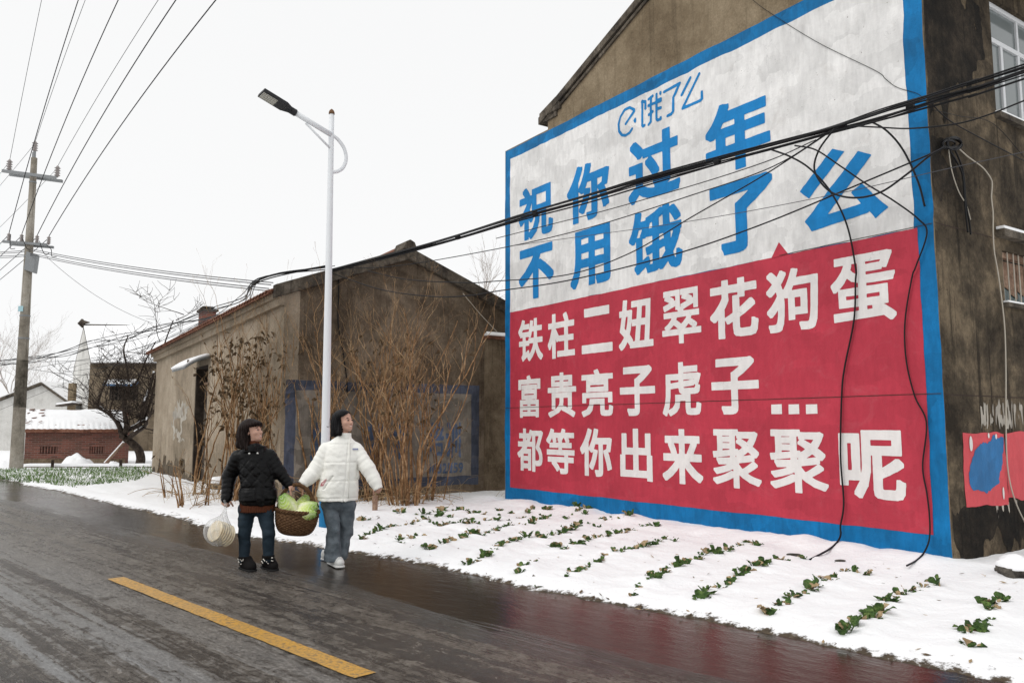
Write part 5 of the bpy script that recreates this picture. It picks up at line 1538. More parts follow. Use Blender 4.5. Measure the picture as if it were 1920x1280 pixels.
for ri, pts in enumerate(veg_pts):
    extra = []
    for i, p in enumerate(pts):
        extra.append(p)
        if ri < 10 and i + 1 < len(pts):
            gap_ = pts[i + 1] - p; L_ = np.linalg.norm(gap_)
            for q_ in ((.5,) if L_ < .34 else (.3, .66)):
                if L_ < .9 and random.random() < .92: extra.append(p + gap_ * q_ + np.array([random.gauss(0, .025), random.gauss(0, .025), 0]))
        elif ri == 10:
            extra.append(p + np.array([random.gauss(0, .12), random.gauss(0, .12), 0]))
    order = sorted(range(len(extra)), key=lambda i: extra[i][1])
    for rank, i in enumerate(order):
        p = extra[i]
        k = (ri * 5 + rank * 3) % 14
        if len(protos) <= k:
            while len(protos) <= k:
                o = veg_mesh(100 + len(protos)).build('vegetable_plant', [M['veg'], M['straw_leaf']], None, smooth=False)
                protos.append(o); o['used'] = 0
        src = protos[k]
        if src['used'] == 0: o = src; src['used'] = 1
        else: o = src.copy(); COL.objects.link(o)
        z = float(SZ.flat[int(np.argmin((GX - p[0]) ** 2 + (GY - p[1]) ** 2))])
        o.location = (p[0], p[1], z - .016)
        o.rotation_euler = (random.gauss(0, .22), random.gauss(0, .22), random.uniform(0, 6.28)); sc = random.choice((random.uniform(.36, .62), random.uniform(.6, .92)))
        if ri == 10: sc *= 1.1
        o.scale = (sc, sc, sc)
        nm_ = ORD[rank]
        tag(o, 'leafy vegetable in snow, %s from the road in %s' % (nm_, rowname[ri]), 'vegetable', 'vegetable plants in rows in the snow')
for o in list(protos):
    if o['used'] == 0: bpy.data.objects.remove(o)
    else: del o['used']
for o in COL.objects:
    if o.get('used') is not None: del o['used']
# leaf litter on the snow and along the verge
mb = MB(); r = random.Random(44)
for k in range(620):
    if k < 260: t = r.uniform(-1.5, 13); w = edge_w(np.array([t]))[0] - abs(r.gauss(0, .12)) + .08; p = rpt(t, w)
    else: p = rpt(r.uniform(-1, 9), -r.uniform(.2, 3.4))
    z = max(.006, snow_at(p[0], p[1])) + .006
    a = r.uniform(0, 6.28); L = r.uniform(.012, .038); d = np.array([math.cos(a), math.sin(a), r.uniform(-.2, .4)]) * L; s = np.array([-math.sin(a), math.cos(a), r.uniform(-.3, .3)]) * L * r.uniform(.15, .5)
    q = np.array([p[0], p[1], z + abs(d[2])]); mb.add([q - d, q + s, q + d, q - s], [(0, 1, 2, 3)], 0 if r.random() < .6 else 1)
tag(mb.build('leaf_litter', [M['dead_leaf'], M['straw_leaf']]), 'scraps of dead leaf and straw on the snow and road verge', 'litter', kind='stuff')
# stones
def stone(p, s, label, seed, snow=True, sh=(1, 1, .75)):
    r = np.random.default_rng(seed); v, f = lathe([(0.001, -1)] + [(math.cos(t), math.sin(t)) for t in np.linspace(-1.3, 1.3, 9)] + [(0.001, 1)], 14)
    off = r.random(3) * 20
    q = v * (1 + .35 * fbm(v[:, 0] * 1.3 + off[0], v[:, 1] * 1.3 + v[:, 2] * 1.7 + off[1], 3))[:, None] * np.array(sh) * s
    q[:, 2] += s * .25
    mb = MB(); mb.add(q + p, f); o = mb.build('stone', M['stone'], None, origin=p); tag(o, label, 'stone')
    if snow:
        c = q.copy(); c[:, :2] *= 1.05; c[:, 2] = np.where(c[:, 2] > s * .45, c[:, 2] + s * .16, s * .28); c[c[:, 2] <= s * .29, :2] *= .86
        mb = MB(); mb.add(c + p, f); mb.build('snow_cap', M['snow'], o, smooth=True)
    return o
def on_snow(px, py):
    p = G(px, py, .06); p[2] = snow_at(p[0], p[1]) + .0
    return p
stone(on_snow(1046, 945), .17, 'pointed stone under a cap of snow at the foot of the mural', 1, True, (1, 1, .9))
stone(on_snow(1908, 1078), .16, 'large dark stone with a snow cap at the right edge', 2)
stone(on_snow(1884, 1070), .09, 'smaller snow capped stone left of the large dark one', 3)
stone(on_snow(1490, 1040), .045, 'small flat dark clod in the snow near the hanging cable', 4, False, (2.0, 1.3, .35))
stone(on_snow(1575, 1050), .035, 'little brown clod between the two hanging cables', 5, False, (1.6, 1.0, .5))
stone(on_snow(888, 918), .12, 'dark stone at the foot of the shed gable near the yard wall', 6, False, (1.3, 1, .7))
stone(on_snow(412, 915), .23, 'big stone buried in snow beside the black coat', 7)
stone(on_snow(560, 918), .20, 'snowy stone behind the basket handle', 8)
mb = MB(); pw = on_snow(703, 955)
mb.tube([pw - UZ * .05, pw + UZ * .24], .045, 8); o = mb.build('wooden_stump', M['wood'], None, origin=pw); tag(o, 'short grey wooden stump in the snow beside the white jacket', 'stump')
# ------------------------------------------------------------ people: surfaces grown from distance fields
def smin(a, b, k):
    h = np.clip(0.5 + 0.5 * (b - a) / k, 0, 1)
    return b * (1 - h) + a * h - k * h * (1 - h)
def cone(P, a, b, ra, rb):
    a = np.asarray(a, float); b = np.asarray(b, float); d = b - a
    t = np.clip(((P - a) @ d) / (d @ d + 1e-12), 0, 1)
    return np.linalg.norm(P - a - t[..., None] * d, axis=-1) - (ra + (rb - ra) * t)
def ell(P, c, R, r):
    """ellipsoid, rows of R are its axes"""
    q = (P - np.asarray(c)) @ np.asarray(R, float).T / np.asarray(r, float)
    k = np.linalg.norm(q, axis=-1)
    return (k - 1) * min(r) * 0.85 + 0.0
def nets(fn, lo, hi, h):
    """naive surface nets on a regular grid"""
    lo = np.asarray(lo, float); hi = np.asarray(hi, float)
    ax = [np.arange(lo[i], hi[i] + h, h) for i in range(3)]
    P = np.stack(np.meshgrid(*ax, indexing='ij'), -1)
    D = fn(P)
    s = D < 0
    nx, ny, nz = D.shape
    acc = np.zeros((nx - 1, ny - 1, nz - 1, 3)); cnt = np.zeros((nx - 1, ny - 1, nz - 1))
    cor = [(i, j, k) for i in (0, 1) for j in (0, 1) for k in (0, 1)]
    for a in cor:
        for d in range(3):
            if a[d]: continue
            b = list(a); b[d] = 1
            sa = tuple(slice(a[i], D.shape[i] - 1 + a[i]) for i in range(3)); sb = tuple(slice(b[i], D.shape[i] - 1 + b[i]) for i in range(3))
            m = s[sa] != s[sb]
            da, db = D[sa][m], D[sb][m]
            t = da / (da - db)
            acc[m] += P[sa][m] * (1 - t)[:, None] + P[sb][m] * t[:, None]; cnt[m] += 1
    m = cnt > 0
    idx = np.full(cnt.shape, -1); idx[m] = np.arange(m.sum())
    V = acc[m] / cnt[m][:, None]
    F = []
    for d in range(3):
        u, v = (d + 1) % 3, (d + 2) % 3
        sl = [slice(1, -1)] * 3; sl[d] = slice(0, -1)
        sh = [slice(1, -1)] * 3; sh[d] = slice(1, None)
        a, b = s[tuple(sl)], s[tuple(sh)]
        for flip in (0, 1):
            q = np.argwhere(a & ~b if not flip else ~a & b)
            if not len(q): continue
            off = np.ones(3, int); off[d] = 0
            q = q + off
            eu = np.zeros(3, int); eu[u] = 1; ev = np.zeros(3, int); ev[v] = 1
            i0 = idx[tuple((q - eu - ev).T)]; i1 = idx[tuple((q - ev).T)]; i2 = idx[tuple(q.T)]; i3 = idx[tuple((q - eu).T)]
            f = np.stack([i0, i1, i2, i3], 1)
            F.append(f if not flip else f[:, ::-1])
    return V, np.concatenate(F)
def sdf_obj(name, parts, m, parent, smooth=True):
    """parts: list of (fn, lo, hi, h) shells joined in one mesh"""
    mb = MB()
    for fn, lo, hi, h in parts:
        V, F = nets(fn, lo, hi, h)
        mb.add(V, F.tolist())
    return mb.build(name, m, parent, smooth=smooth)
def bbox(pts, pad):
    p = np.asarray(pts); return p.min(0) - pad, p.max(0) + pad
def frame(fwd, up=(0, 0, 1)):
    f = np.asarray(fwd, float); f /= np.linalg.norm(f)
    s = np.cross(f, up); s /= np.linalg.norm(s)          # the person's right-hand side
    u = np.cross(s, f)
    return f, s, u

skin = mat('skin', (0.56, 0.335, 0.255), 0.5)
skin.node_tree.nodes['Principled BSDF'].inputs['Subsurface Weight'].default_value = 0.08
skin.node_tree.nodes['Principled BSDF'].inputs['Subsurface Radius'].default_value = (0.012, 0.005, 0.003)
def hair_mat(name, c1, c2):
    m = mat(name, c1, 0.42); n = NT(m); p = n.wpos()
    mp = n.node('ShaderNodeMapping'); mp.inputs['Scale'].default_value = (110, 110, 9); n.link(p, mp.inputs[0])
    f = n.noise(mp.outputs[0], 1.0, 4, 0.6)
    n.color(n.ramp(f, [(0.3, c1), (0.7, c2)])); n.bump(f, 0.6, 0.008); n.b.inputs['Specular IOR Level'].default_value = 0.10
    return m
M['hair_a'] = hair_mat('dark_brown_hair', (0.006, 0.004, 0.0035), (0.020, 0.011, 0.009))
M['hair_b'] = hair_mat('black_hair', (0.004, 0.004, 0.005), (0.011, 0.010, 0.011))
def cloth(name, c, rough, fold=0.5, c2=None, sheen=0.0, scale=1.0):
    m = mat(name, c, rough); n = NT(m); p = n.wpos()
    f = n.noise(p, 13 * scale, 5, 0.6, 0.25); g_ = n.noise(p, 90, 3, 0.5)
    if c2: n.color(n.ramp(n.noise(p, 7, 5, 0.6), [(0.35, c), (0.65, c2)]))
    bp = n.bump(f, fold, 0.02); n.bump(g_, 0.15, 0.003, bp)
    return m
M['black_coat'] = cloth('black_quilted_nylon', (0.0035, 0.0035, 0.004), 0.34, 0.7)
M['black_coat'].node_tree.nodes['Principled BSDF'].inputs['Specular IOR Level'].default_value = 0.17
M['white_coat'] = cloth('cream_white_padded_cloth', (0.90, 0.895, 0.845), 0.75, 0.5)
M['sweater'] = cloth('rust_brown_knit', (0.085, 0.028, 0.014), 0.95, 0.5)
M['jeans_a'] = cloth('dark_blue_denim', (0.012, 0.022, 0.032), 0.85, 0.6, (0.024, 0.038, 0.052))
M['jeans_b'] = cloth('washed_grey_blue_denim', (0.085, 0.105, 0.122), 0.85, 0.9, (0.19, 0.22, 0.245))
M['boot'] = cloth('black_suede', (0.010, 0.009, 0.009), 0.9, 0.3)
M['sole'] = mat('black_rubber_sole', (0.014, 0.014, 0.014), 0.7)
M['stud'] = mat('pearl_stud', (0.78, 0.75, 0.68), 0.25)
M['shoe'] = cloth('white_shoe_leather', (0.72, 0.72, 0.70), 0.45, 0.2)
M['eye_w'] = mat('eye_white', (0.7, 0.68, 0.65), 0.3)
M['eye_d'] = mat('dark_iris', (0.01, 0.008, 0.007), 0.15)
M['lip'] = mat('lips', (0.36, 0.085, 0.08), 0.45)
M['teeth'] = mat('teeth', (0.75, 0.72, 0.66), 0.35)
M['zip'] = mat('pale_zip', (0.78, 0.77, 0.72), 0.5)
M['snap'] = mat('silver_snap', (0.6, 0.6, 0.58), 0.3, 0.8)
M['lining'] = cloth('pink_print_lining', (0.45, 0.16, 0.18), 0.8, 0.3, (0.62, 0.42, 0.42), scale=3)

def head_fn(c, R3, s=1.0, smile=True):
    """R3 = (forward, right, up); returns the skin field of head without neck"""
    f, r, u = R3
    R = np.array([f, r, u])
    at = lambda a, b, d: c + (f * a + r * b + u * d) * s
    def fn(P):
        d = ell(P, at(-.012, 0, .030), R, (.096 * s, .074 * s, .084 * s))          # skull
        d = smin(d, ell(P, at(.022, 0, -.040), R, (.070 * s, .060 * s, .072 * s)), .03 * s)   # face
        d = smin(d, ell(P, at(.062, 0, -.094), R, (.024 * s, .026 * s, .020 * s)), .03 * s)   # chin
        for b in (-1, 1):
            d = smin(d, ell(P, at(.060, b * .034, -.028), R, (.026 * s, .024 * s, .022 * s)), .02 * s)   # cheek
            d = smin(d, cone(P, at(.080, b * .012, .012), at(.070, b * .045, .012), .010 * s, .008 * s), .012 * s)  # brow
            e = ell(P, at(.088, b * .031, -.004), R, (.014 * s, .017 * s, .010 * s))
            d = np.maximum(d, -(e + .002)) if False else -smin(-d, e, .010 * s)                     # eye socket
            d = smin(d, ell(P, at(.077, b * .031, -.005), R, (.013 * s, .015 * s, .010 * s)), .003 * s)  # lid/eyeball
            ear = ell(P, at(-.008, b * .077, -.012), R, (.018 * s, .008 * s, .031 * s))
            d = smin(d, ear, .008 * s)
            d = -smin(-d, ell(P, at(-.004, b * .086, -.010), R, (.008 * s, .006 * s, .014 * s)), .006 * s)
        d = smin(d, cone(P, at(.086, 0, .004), at(.107, 0, -.034), .008 * s, .0115 * s), .010 * s)   # nose
        for b in (-1, 1): d = smin(d, ell(P, at(.096, b * .011, -.038), R, (.011 * s, .009 * s, .008 * s)), .006 * s)
        d = smin(d, ell(P, at(.084, 0, -.060), R, (.013 * s, .024 * s, .006 * s)), .008 * s)      # upper lip
        d = smin(d, ell(P, at(.081, 0, -.073), R, (.013 * s, .020 * s, .007 * s)), .008 * s)      # lower lip
        d = -smin(-d, ell(P, at(.094, 0, -.0665), R, (.012 * s, .022 * s, .0025 * s)), .003 * s)   # mouth line
        return d
    return fn, at
def face_details(root, body, at, R3, s):
    f, r, u = R3
    R = np.array([f, r, u])
    mbw, mbd = MB(), MB()
    for b in (-1, 1):
        sdf_obj('eye', [(lambda P, b=b: ell(P, at(.082, b * .031, -.004), R, (.009 * s, .0125 * s, .0062 * s)), at(.08, b * .031, -.004) - .022, at(.08, b * .031, -.004) + .022, .0025)], M['eye_w'], root)
        sdf_obj('iris', [(lambda P, b=b: ell(P, at(.0885, b * .031 , -.003), R, (.0048 * s, .0105 * s, .0082 * s)), at(.087, b * .031, -.003) - .016, at(.087, b * .031, -.003) + .016, .0018)], M['eye_d'], root)
        mb = MB(); mb.tube([at(.086, b * .014, .017), at(.086, b * .032, .022), at(.073, b * .050, .016)], [.0042 * s, .0048 * s, .0022 * s], 5); mb.build('eyebrow', M['hair_b'], root, smooth=True)
    def lips(P):
        a = ell(P, at(.0865, 0, -.060), R, (.0125 * s, .022 * s, .0050 * s)); b = ell(P, at(.0840, 0, -.0735), R, (.0125 * s, .018 * s, .0058 * s))
        c_ = np.minimum(*[cone(P, at(.0885, q * .012, -.0625), at(.0790, q * .030, -.0555), .0045 * s, .0020 * s) for q in (-1, 1)])
        return np.minimum(np.minimum(a, b), c_)
    sdf_obj('lips', [(lips, at(.085, 0, -.066) - .035, at(.085, 0, -.066) + .035, .0025)], M['lip'], root)
    sdf_obj('teeth', [(lambda P: ell(P, at(.0875, 0, -.0668), R, (.0115 * s, .0185 * s, .0052 * s)), at(.0875, 0, -.0668) - .022, at(.0875, 0, -.0668) + .022, .0018)], M['teeth'], root)

def hand_parts(wrist, knuckle, palm_n, thumb_dir, curl, s=1.0, spread=.0):
    """wrist -> knuckle line gives the palm; fingers curl towards -palm_n; five unequal fingers"""
    wrist = np.asarray(wrist, float); knuckle = np.asarray(knuckle, float)
    d = knuckle - wrist; L = np.linalg.norm(d); d /= L
    n_ = np.asarray(palm_n, float); n_ = n_ - d * (n_ @ d); n_ /= np.linalg.norm(n_)
    t_ = np.asarray(thumb_dir, float); t_ = t_ - d * (t_ @ d) - n_ * (t_ @ n_); t_ /= np.linalg.norm(t_)
    segs = []
    lens = (.068, .076, .071, .056)
    for k in range(4):
        off = (1.5 - k) * .0195 * s
        p = knuckle + t_ * off - d * (.006 * abs(k - 1.2)) * s
        a = 0.0; q = p; rad = (.0092, .0095, .0090, .0080)[k] * s
        dirv = d + t_ * (1.5 - k) * spread
        pts = [q]
        for j, fr in enumerate((.44, .31, .25)):
            a += curl[j] * (1 + .06 * k)
            v = (dirv * math.cos(a) - n_ * math.sin(a)); v /= np.linalg.norm(v)
            q = q + v * lens[k] * fr * s; pts.append(q)
        segs.append((pts, rad))
    tb = wrist + d * .030 * s + t_ * .026 * s
    th = [tb, tb + (t_ * .7 + d * .55 - n_ * .35) * .040 * s, tb + (t_ * .62 + d * .95 - n_ * .95) * .062 * s]
    def fn(P):
        r_ = np.stack([d, t_, n_])
        pm = ell(P, (wrist * .46 + knuckle * .54), r_, (L * .62, .043 * s, .0165 * s))
        dd = smin(pm, cone(P, wrist - d * .06 * s, wrist + d * .02 * s, .025 * s, .024 * s), .02 * s)
        for pts, rad in segs:
            base = pts[0] - d * .02 * s
            dd = smin(dd, cone(P, base, pts[0], rad * 1.05, rad), .006 * s)
            fg = cone(P, pts[0], pts[1], rad, rad * .93)
            fg = smin(fg, cone(P, pts[1], pts[2], rad * .93, rad * .86), .003)
            fg = smin(fg, cone(P, pts[2], pts[3], rad * .86, rad * .74), .003)
            dd = smin(dd, fg, .0035)
        dt = smin(cone(P, th[0], th[1], .0135 * s, .0110 * s), cone(P, th[1], th[2], .0110 * s, .0085 * s), .004)
        return smin(dd, dt, .008 * s)
    allp = [wrist - d * .06, knuckle] + [p for q, _ in segs for p in q] + th
    lo, hi = bbox(allp, .04)
    return (fn, lo, hi, .0034)

def torso_fn(stations, c1, c2):
    """stations: (z, centre xy, half width along c1, half depth along c2)"""
    zs = np.array([s[0] for s in stations]); cx = np.array([s[1][0] for s in stations]); cy = np.array([s[1][1] for s in stations])
    ra = np.array([s[2] for s in stations]); rb = np.array([s[3] for s in stations])
    def fn(P):
        z = P[..., 2]
        x = P[..., 0] - np.interp(z, zs, cx); y = P[..., 1] - np.interp(z, zs, cy)
        a = x * c1[0] + y * c1[1]; b = x * c2[0] + y * c2[1]
        A = np.interp(z, zs, ra); B = np.interp(z, zs, rb)
        k = ((np.abs(a) / A) ** 2.3 + (np.abs(b) / B) ** 2.3) ** (1 / 2.3)
        d = (k - 1) * np.minimum(A, B) * .9
        return np.maximum(d, np.maximum(zs[0] - z, z - zs[-1])), a, b
    return fn
def fold(P, sx, sy, sz, o=0.0):
    """irregular creases"""
    u = P[..., 0] * sx + P[..., 1] * sy * .6 + o; v = P[..., 2] * sz + P[..., 1] * sy * .5
    return vnoise(u, v) + .5 * vnoise(u * 2.1 + 7.7, v * 2.1 + 3.1)
def sleeve(P, pts, rads, amp, per):
    d = None
    acc = 0.0
    for i in range(len(pts) - 1):
        a, b = np.asarray(pts[i]), np.asarray(pts[i + 1]); dv = b - a; L = np.linalg.norm(dv)
        t = np.clip(((P - a) @ dv) / (L * L), 0, 1)
        rr = rads[i] + (rads[i + 1] - rads[i]) * t
        ph = (acc + t * L) / per
        rr = rr + amp * (np.abs(np.sin(math.pi * (ph + .35 * fold(P, 9, 9, 5)))) - .6)
        q = np.linalg.norm(P - a - t[..., None] * dv, axis=-1) - rr
        d = q if d is None else smin(d, q, .025)
        acc += L
    return d

# ---- figure one: black coat
YA = 8.24
A = lambda x, y, dy=0.0: AT(x, y, YA + dy)
pa = thing('person', A(485, 1071), 'older woman in a short black quilted coat and studded boots looking up at the mural', 'person')
fwdA = frame((.93, -.25, .20)); R3A = (fwdA[0], fwdA[1], fwdA[2])
hcA = A(473, 808)
hfA, atA = head_fn(hcA, R3A, .97)
torA1 = np.array([.955, .295, 0]); torA2 = np.array([-.295, .955, 0])           # shoulder line and chest depth
shL, elL, wrL = A(446, 853, -.02), A(430, 893, .02), A(424, 932, -.04)           # her right arm, on the left
shR, elR, wrR = A(505, 850, .05), A(524, 885, .05), A(542, 908, .06)             # her left arm towards the basket
neckA = A(473, 838)
handA = hand_parts(A(424.5, 930, -.04), A(421, 946, -.05), (-.25, -.9, .0), (1, -.2, .1), (.9, 1.1, .8), .95)
hA2c = A(551, 915, .06)
handA2 = hand_parts(A(541, 907, .05), A(549.5, 911.5, .05), (-.2, -.35, .9), (-.1, -1, .1), (.75, 1.15, .9), .95)
hipA, kn1, an1 = A(463, 948, .02), A(459, 1000, .01), A(458, 1050, .02)
kn2, an2 = A(504, 1000, -.03), A(503, 1048, -.02)
def bodyA(P):
    d = hfA(P)
    d = smin(d, cone(P, hcA - R3A[2] * .07 - R3A[0] * .02, neckA - UZ * .04, .050, .052), .03)
    return d
def trunkA(P):
    d = cone(P, neckA - UZ * .03, A(477, 856, .03), .052, .07)
    d = smin(d, cone(P, A(478, 862, .03), A(483, 938, .03), .085, .085), .05)
    for a, b, c in ((shL, elL, wrL), (shR, elR, wrR)):
        d = smin(d, cone(P, a, b, .042, .034), .02); d = smin(d, cone(P, b, c, .034, .025), .015)
    for h_, k_, a_ in ((A(465, 948, .02), kn1, an1), (A(498, 948, .02), kn2, an2)):
        d = smin(d, cone(P, h_, k_, .052, .042), .015); d = smin(d, cone(P, k_, a_, .042, .034), .012)
    return d
lo, hi = bbox([hcA], .17); lo[2] -= .06
lt, ht = bbox([shL, wrL, wrR, an1, an2, neckA], .12)
sdf_obj('body', [(bodyA, lo, hi, .0045), (trunkA, lt, ht, .014), handA, handA2], skin, pa)
face_details(pa, None, atA, R3A, .97)
def hairA(P):
    f, r, u = R3A; R = np.array(R3A)
    d = ell(P, atA(-.024, 0, .036), R, (.114, .100, .100))
    d = smin(d, ell(P, atA(-.066, 0, -.035), np.array([f, r, u]), (.090, .104, .115)), .03)
    d = smin(d, cone(P, atA(-.090, 0, -.05), A(450, 833, .0), .072, .042), .04)
    d = smin(d, cone(P, atA(-.085, .04, -.05), A(456, 838, -.06), .055, .030), .03)
    d = smin(d, cone(P, atA(-.060, .068, -.05), A(463, 841, -.10), .038, .024), .03)
    d = smin(d, cone(P, atA(-.06, -.068, -.05), A(462, 837, .09), .036, .026), .03)
    d = smin(d, ell(P, atA(.056, 0, .062), R, (.050, .076, .032)), .02)                # fringe
    q = (P - hcA)
    fx = q @ f; ux = q @ u; rx = q @ r
    cut = np.maximum(np.maximum(.018 - fx, ux - .032), np.abs(rx) - .2)              # opening of the face
    d = np.maximum(d, -(cut - .004))
    ear = ell(P, atA(.010, .088, -.034), R, (.014, .03, .024)); d = np.maximum(d, -ear)
    st = .0045 * np.sin(np.arctan2(rx, fx + .02) * 26 + ux * 14) + .004 * np.sin(np.arctan2(rx, fx) * 47)
    return d + st * np.clip((.09 - ux) / .06, .2, 1)
lo, hi = bbox([hcA], .20); lo[2] -= .05
sdf_obj('hair', [(hairA, lo, hi, .0055)], M['hair_a'], pa)
stA = [(A(0, 946)[2], A(484, 945, .02)[:2], .168, .128), (A(0, 937)[2], A(484, 937, .02)[:2], .184, .138), (A(0, 905)[2], A(483, 905, .02)[:2], .172, .130), (A(0, 872)[2], A(480, 872, .02)[:2], .176, .126),
       (A(0, 852)[2], A(477, 852, .02)[:2], .160, .110), (A(0, 841)[2], A(476, 841, .01)[:2], .118, .088), (A(0, 832)[2], A(475, 832, 0)[:2], .076, .074)]
tfA = torso_fn(stA, torA1, torA2)
def coatA(P):
    d, a, b = tfA(P)
    z = P[..., 2]
    # diamond quilting on the body
    k1 = np.abs(((a + (z - .6) * .9) / .115) % 1 - .5) * 2; k2 = np.abs(((a - (z - .6) * .9) / .115) % 1 - .5) * 2
    groove = np.minimum(k1, k2)
    qm = np.clip((A(0, 855)[2] - z) / .03, 0, 1) * np.clip((z - A(0, 915)[2]) / .02, 0, 1)
    d = d + qm * .0065 * np.exp(-groove * 7) + .007 * fold(P, 16, 12, 22)
    d = d - .010 * np.exp(-((a - .03) / .022) ** 2) * (b < 0)                      # front placket
    # pockets
    pk = np.maximum(np.abs(a + .105) - .075, np.abs(z - A(0, 928)[2]) - .045); d = d - .012 * np.clip(1 - np.maximum(pk, 0) / .012, 0, 1) * (b < 0)
    pk = np.maximum(np.abs(a - .125) - .055, np.abs(z - A(0, 926)[2]) - .042); d = d - .012 * np.clip(1 - np.maximum(pk, 0) / .012, 0, 1) * (b < 0)
    fl = np.abs(z - A(0, 913)[2]); d = d + .007 * np.exp(-(fl / .006) ** 2) * (np.abs(a) > .03)
    d = smin(d, sleeve(P, [shL + UZ * -.02, elL, A(425, 934, -.035)], [.074, .070, .056], .005, .05), .030)
    d = smin(d, sleeve(P, [shR + UZ * -.02, elR, A(541, 907, .055)], [.072, .065, .051], .005, .05), .030)
    # stand collar, opened at the front
    col = np.maximum(np.abs(np.linalg.norm((P - A(476, 838, .0)) @ np.stack([torA1, torA2 * 1.0, UZ]).T * np.array([1, 1.0, 0]), axis=-1) - .104) - .016, np.abs(z - A(0, 841)[2]) - .030)
    opening = np.maximum(np.abs(a - .055) - .035, b)
    d = smin(d, np.maximum(col, -opening), .018)
    return d
lo, hi = bbox([shL, wrL, wrR, shR, A(480, 953)], .14); hi[2] = A(0, 822)[2]; lo[2] = A(0, 958)[2]
coat = sdf_obj('coat', [(coatA, lo, hi, .0072)], M['black_coat'], pa)
for px, py, dy in ((467.5, 850, -.155), (483, 849.5, -.15)):
    sp = A(px, py, dy); sdf_obj('snap', [(lambda P, sp=sp: np.linalg.norm(P - sp, axis=-1) - .011, sp - .02, sp + .02, .004)], M['snap'], coat)
stS = [(A(0, 959)[2], A(483, 958, .02)[:2], .170, .124), (A(0, 950)[2], A(483, 950, .02)[:2], .172, .124), (A(0, 930)[2], A(481, 930, .02)[:2], .16, .11)]
tfS = torso_fn(stS, torA1, torA2)
def sweat(P):
    d = tfS(P)[0]
    nk = cone(P, A(476, 846, -.02), A(475, 832, .0), .068, .062)
    return np.minimum(d + .004 * np.sin(P[..., 0] * 260), nk)
lo, hi = bbox([A(481, 965), A(481, 825)], .22)
sdf_obj('sweater', [(sweat, lo, hi, .008)], M['sweater'], pa)
def trousA(P):
    d = ell(P, A(481, 952, .02), np.stack([torA1, torA2, UZ]), (.158, .112, .085))
    w = .011 * fold(P, 10, 8, 20)
    for h_, k_, a_ in ((A(463, 955, .02), kn1, an1), (A(497, 955, .02), kn2, an2)):
        d = smin(d, cone(P, h_, k_, .088, .062), .02); d = smin(d, cone(P, k_, a_, .062, .050), .015)
    return np.maximum(d + w, an1[2] - .02 - P[..., 2])
lo, hi = bbox([A(481, 940), an1, an2], .20); lo[2] = an1[2] - .05
sdf_obj('trousers', [(trousA, lo, hi, .008)], M['jeans_a'], pa)
def boot(name, heel, toe, ankle, top_r, parent, m, sole_m, studs=True):
    heel, toe, ankle = map(np.asarray, (heel, toe, ankle))
    z0 = min(heel[2], toe[2])
    def fn(P):
        d = cone(P, ankle, heel * .75 + toe * .25 + UZ * .03, top_r, .055)
        d = smin(d, cone(P, heel + UZ * .055, toe + UZ * .042, .050, .046), .035)
        d = smin(d, cone(P, heel * .6 + toe * .4 + UZ * .075, toe * .8 + heel * .2 + UZ * .05, .052, .046), .03)
        d = np.maximum(d, z0 + .016 - P[..., 2])
        return np.maximum(d, P[..., 2] - ankle[2])
    lo, hi = bbox([heel, toe, ankle], .09); lo[2] = z0 - .01
    b = sdf_obj(name, [(fn, lo, hi, .006)], m, parent)
    def so(P):
        return np.maximum(cone(P, heel + UZ * .0, toe + UZ * .0, .058, .053), np.maximum(z0 - .002 - P[..., 2], P[..., 2] - z0 - .018))
    sdf_obj('sole', [(so, lo, hi, .006)], sole_m, b)
    if studs:
        mb = MB(); r = random.Random(int(heel[0] * 1000))
        ax = ankle; 
        for k in range(13):
            th = r.uniform(3.5, 6.1); zz = ankle[2] - r.uniform(.012, .075)
            c = np.array([ax[0] + (top_r + .002) * math.cos(th), ax[1] + (top_r + .002) * math.sin(th), zz])
            v, f_ = lathe([(.001, -.006), (.006, -.003), (.007, 0), (.006, .003), (.001, .006)], 7); mb.add(v * r.uniform(.7, 1.1) + c, f_)
        sb = mb.build('studs', M['stud'], b, smooth=True); sb['kind'] = 'stuff'
    return b
gz = .010
g1 = G(458, 1067); g1t = G(472, 1072); g2 = G(499, 1065); g2t = G(513, 1071)
g1[2] = g1t[2] = g2[2] = g2t[2] = gz
boot('boot', g1, g1t, A(458.5, 1042, .02), .062, pa, M['boot'], M['sole'])
boot('boot', g2, g2t, A(503, 1040, -.02), .062, pa, M['boot'], M['sole'])

# ---- figure two: white jacket
YB = 8.50
Bq = lambda x, y, dy=0.0: AT(x, y, YB + dy)
pb = thing('person', Bq(622, 1062), 'young woman in a cream white padded jacket and flared jeans smiling at the mural', 'person')
fwdB = frame((.82, -.50, .16)); R3B = fwdB
hcB = Bq(645, 789.5)
hfB, atB = head_fn(hcB, R3B, .98)
torB1 = np.array([.965, .26, 0]); torB2 = np.array([-.26, .965, 0])
sL, eL, wL = Bq(612, 842, -.02), Bq(594, 878, -.04), Bq(575, 903, -.12)
sR, eR, wR = Bq(668, 842, .03), Bq(690, 878, .0), Bq(705, 906, -.03)
nkB = Bq(643, 818)
handB = hand_parts(Bq(570, 906, -.13), Bq(562, 912.5, -.15), (.15, -.3, .95), (-.1, -1, 0), (.8, 1.15, .9), 0.92)
handB2 = hand_parts(Bq(706, 908, -.03), Bq(710.5, 918, -.04), (.3, -.85, .2), (-.9, -.3, .1), (.8, .9, .7), .92)
k1, a1_ = Bq(625, 992, -.06), Bq(625, 1046, -.02)
k2, a2_ = Bq(650, 994, .08), Bq(636, 1044, .08)
def bodyB(P):
    d = hfB(P)
    return smin(d, cone(P, hcB - R3B[2] * .07 - R3B[0] * .02, nkB - UZ * .04, .048, .050), .03)
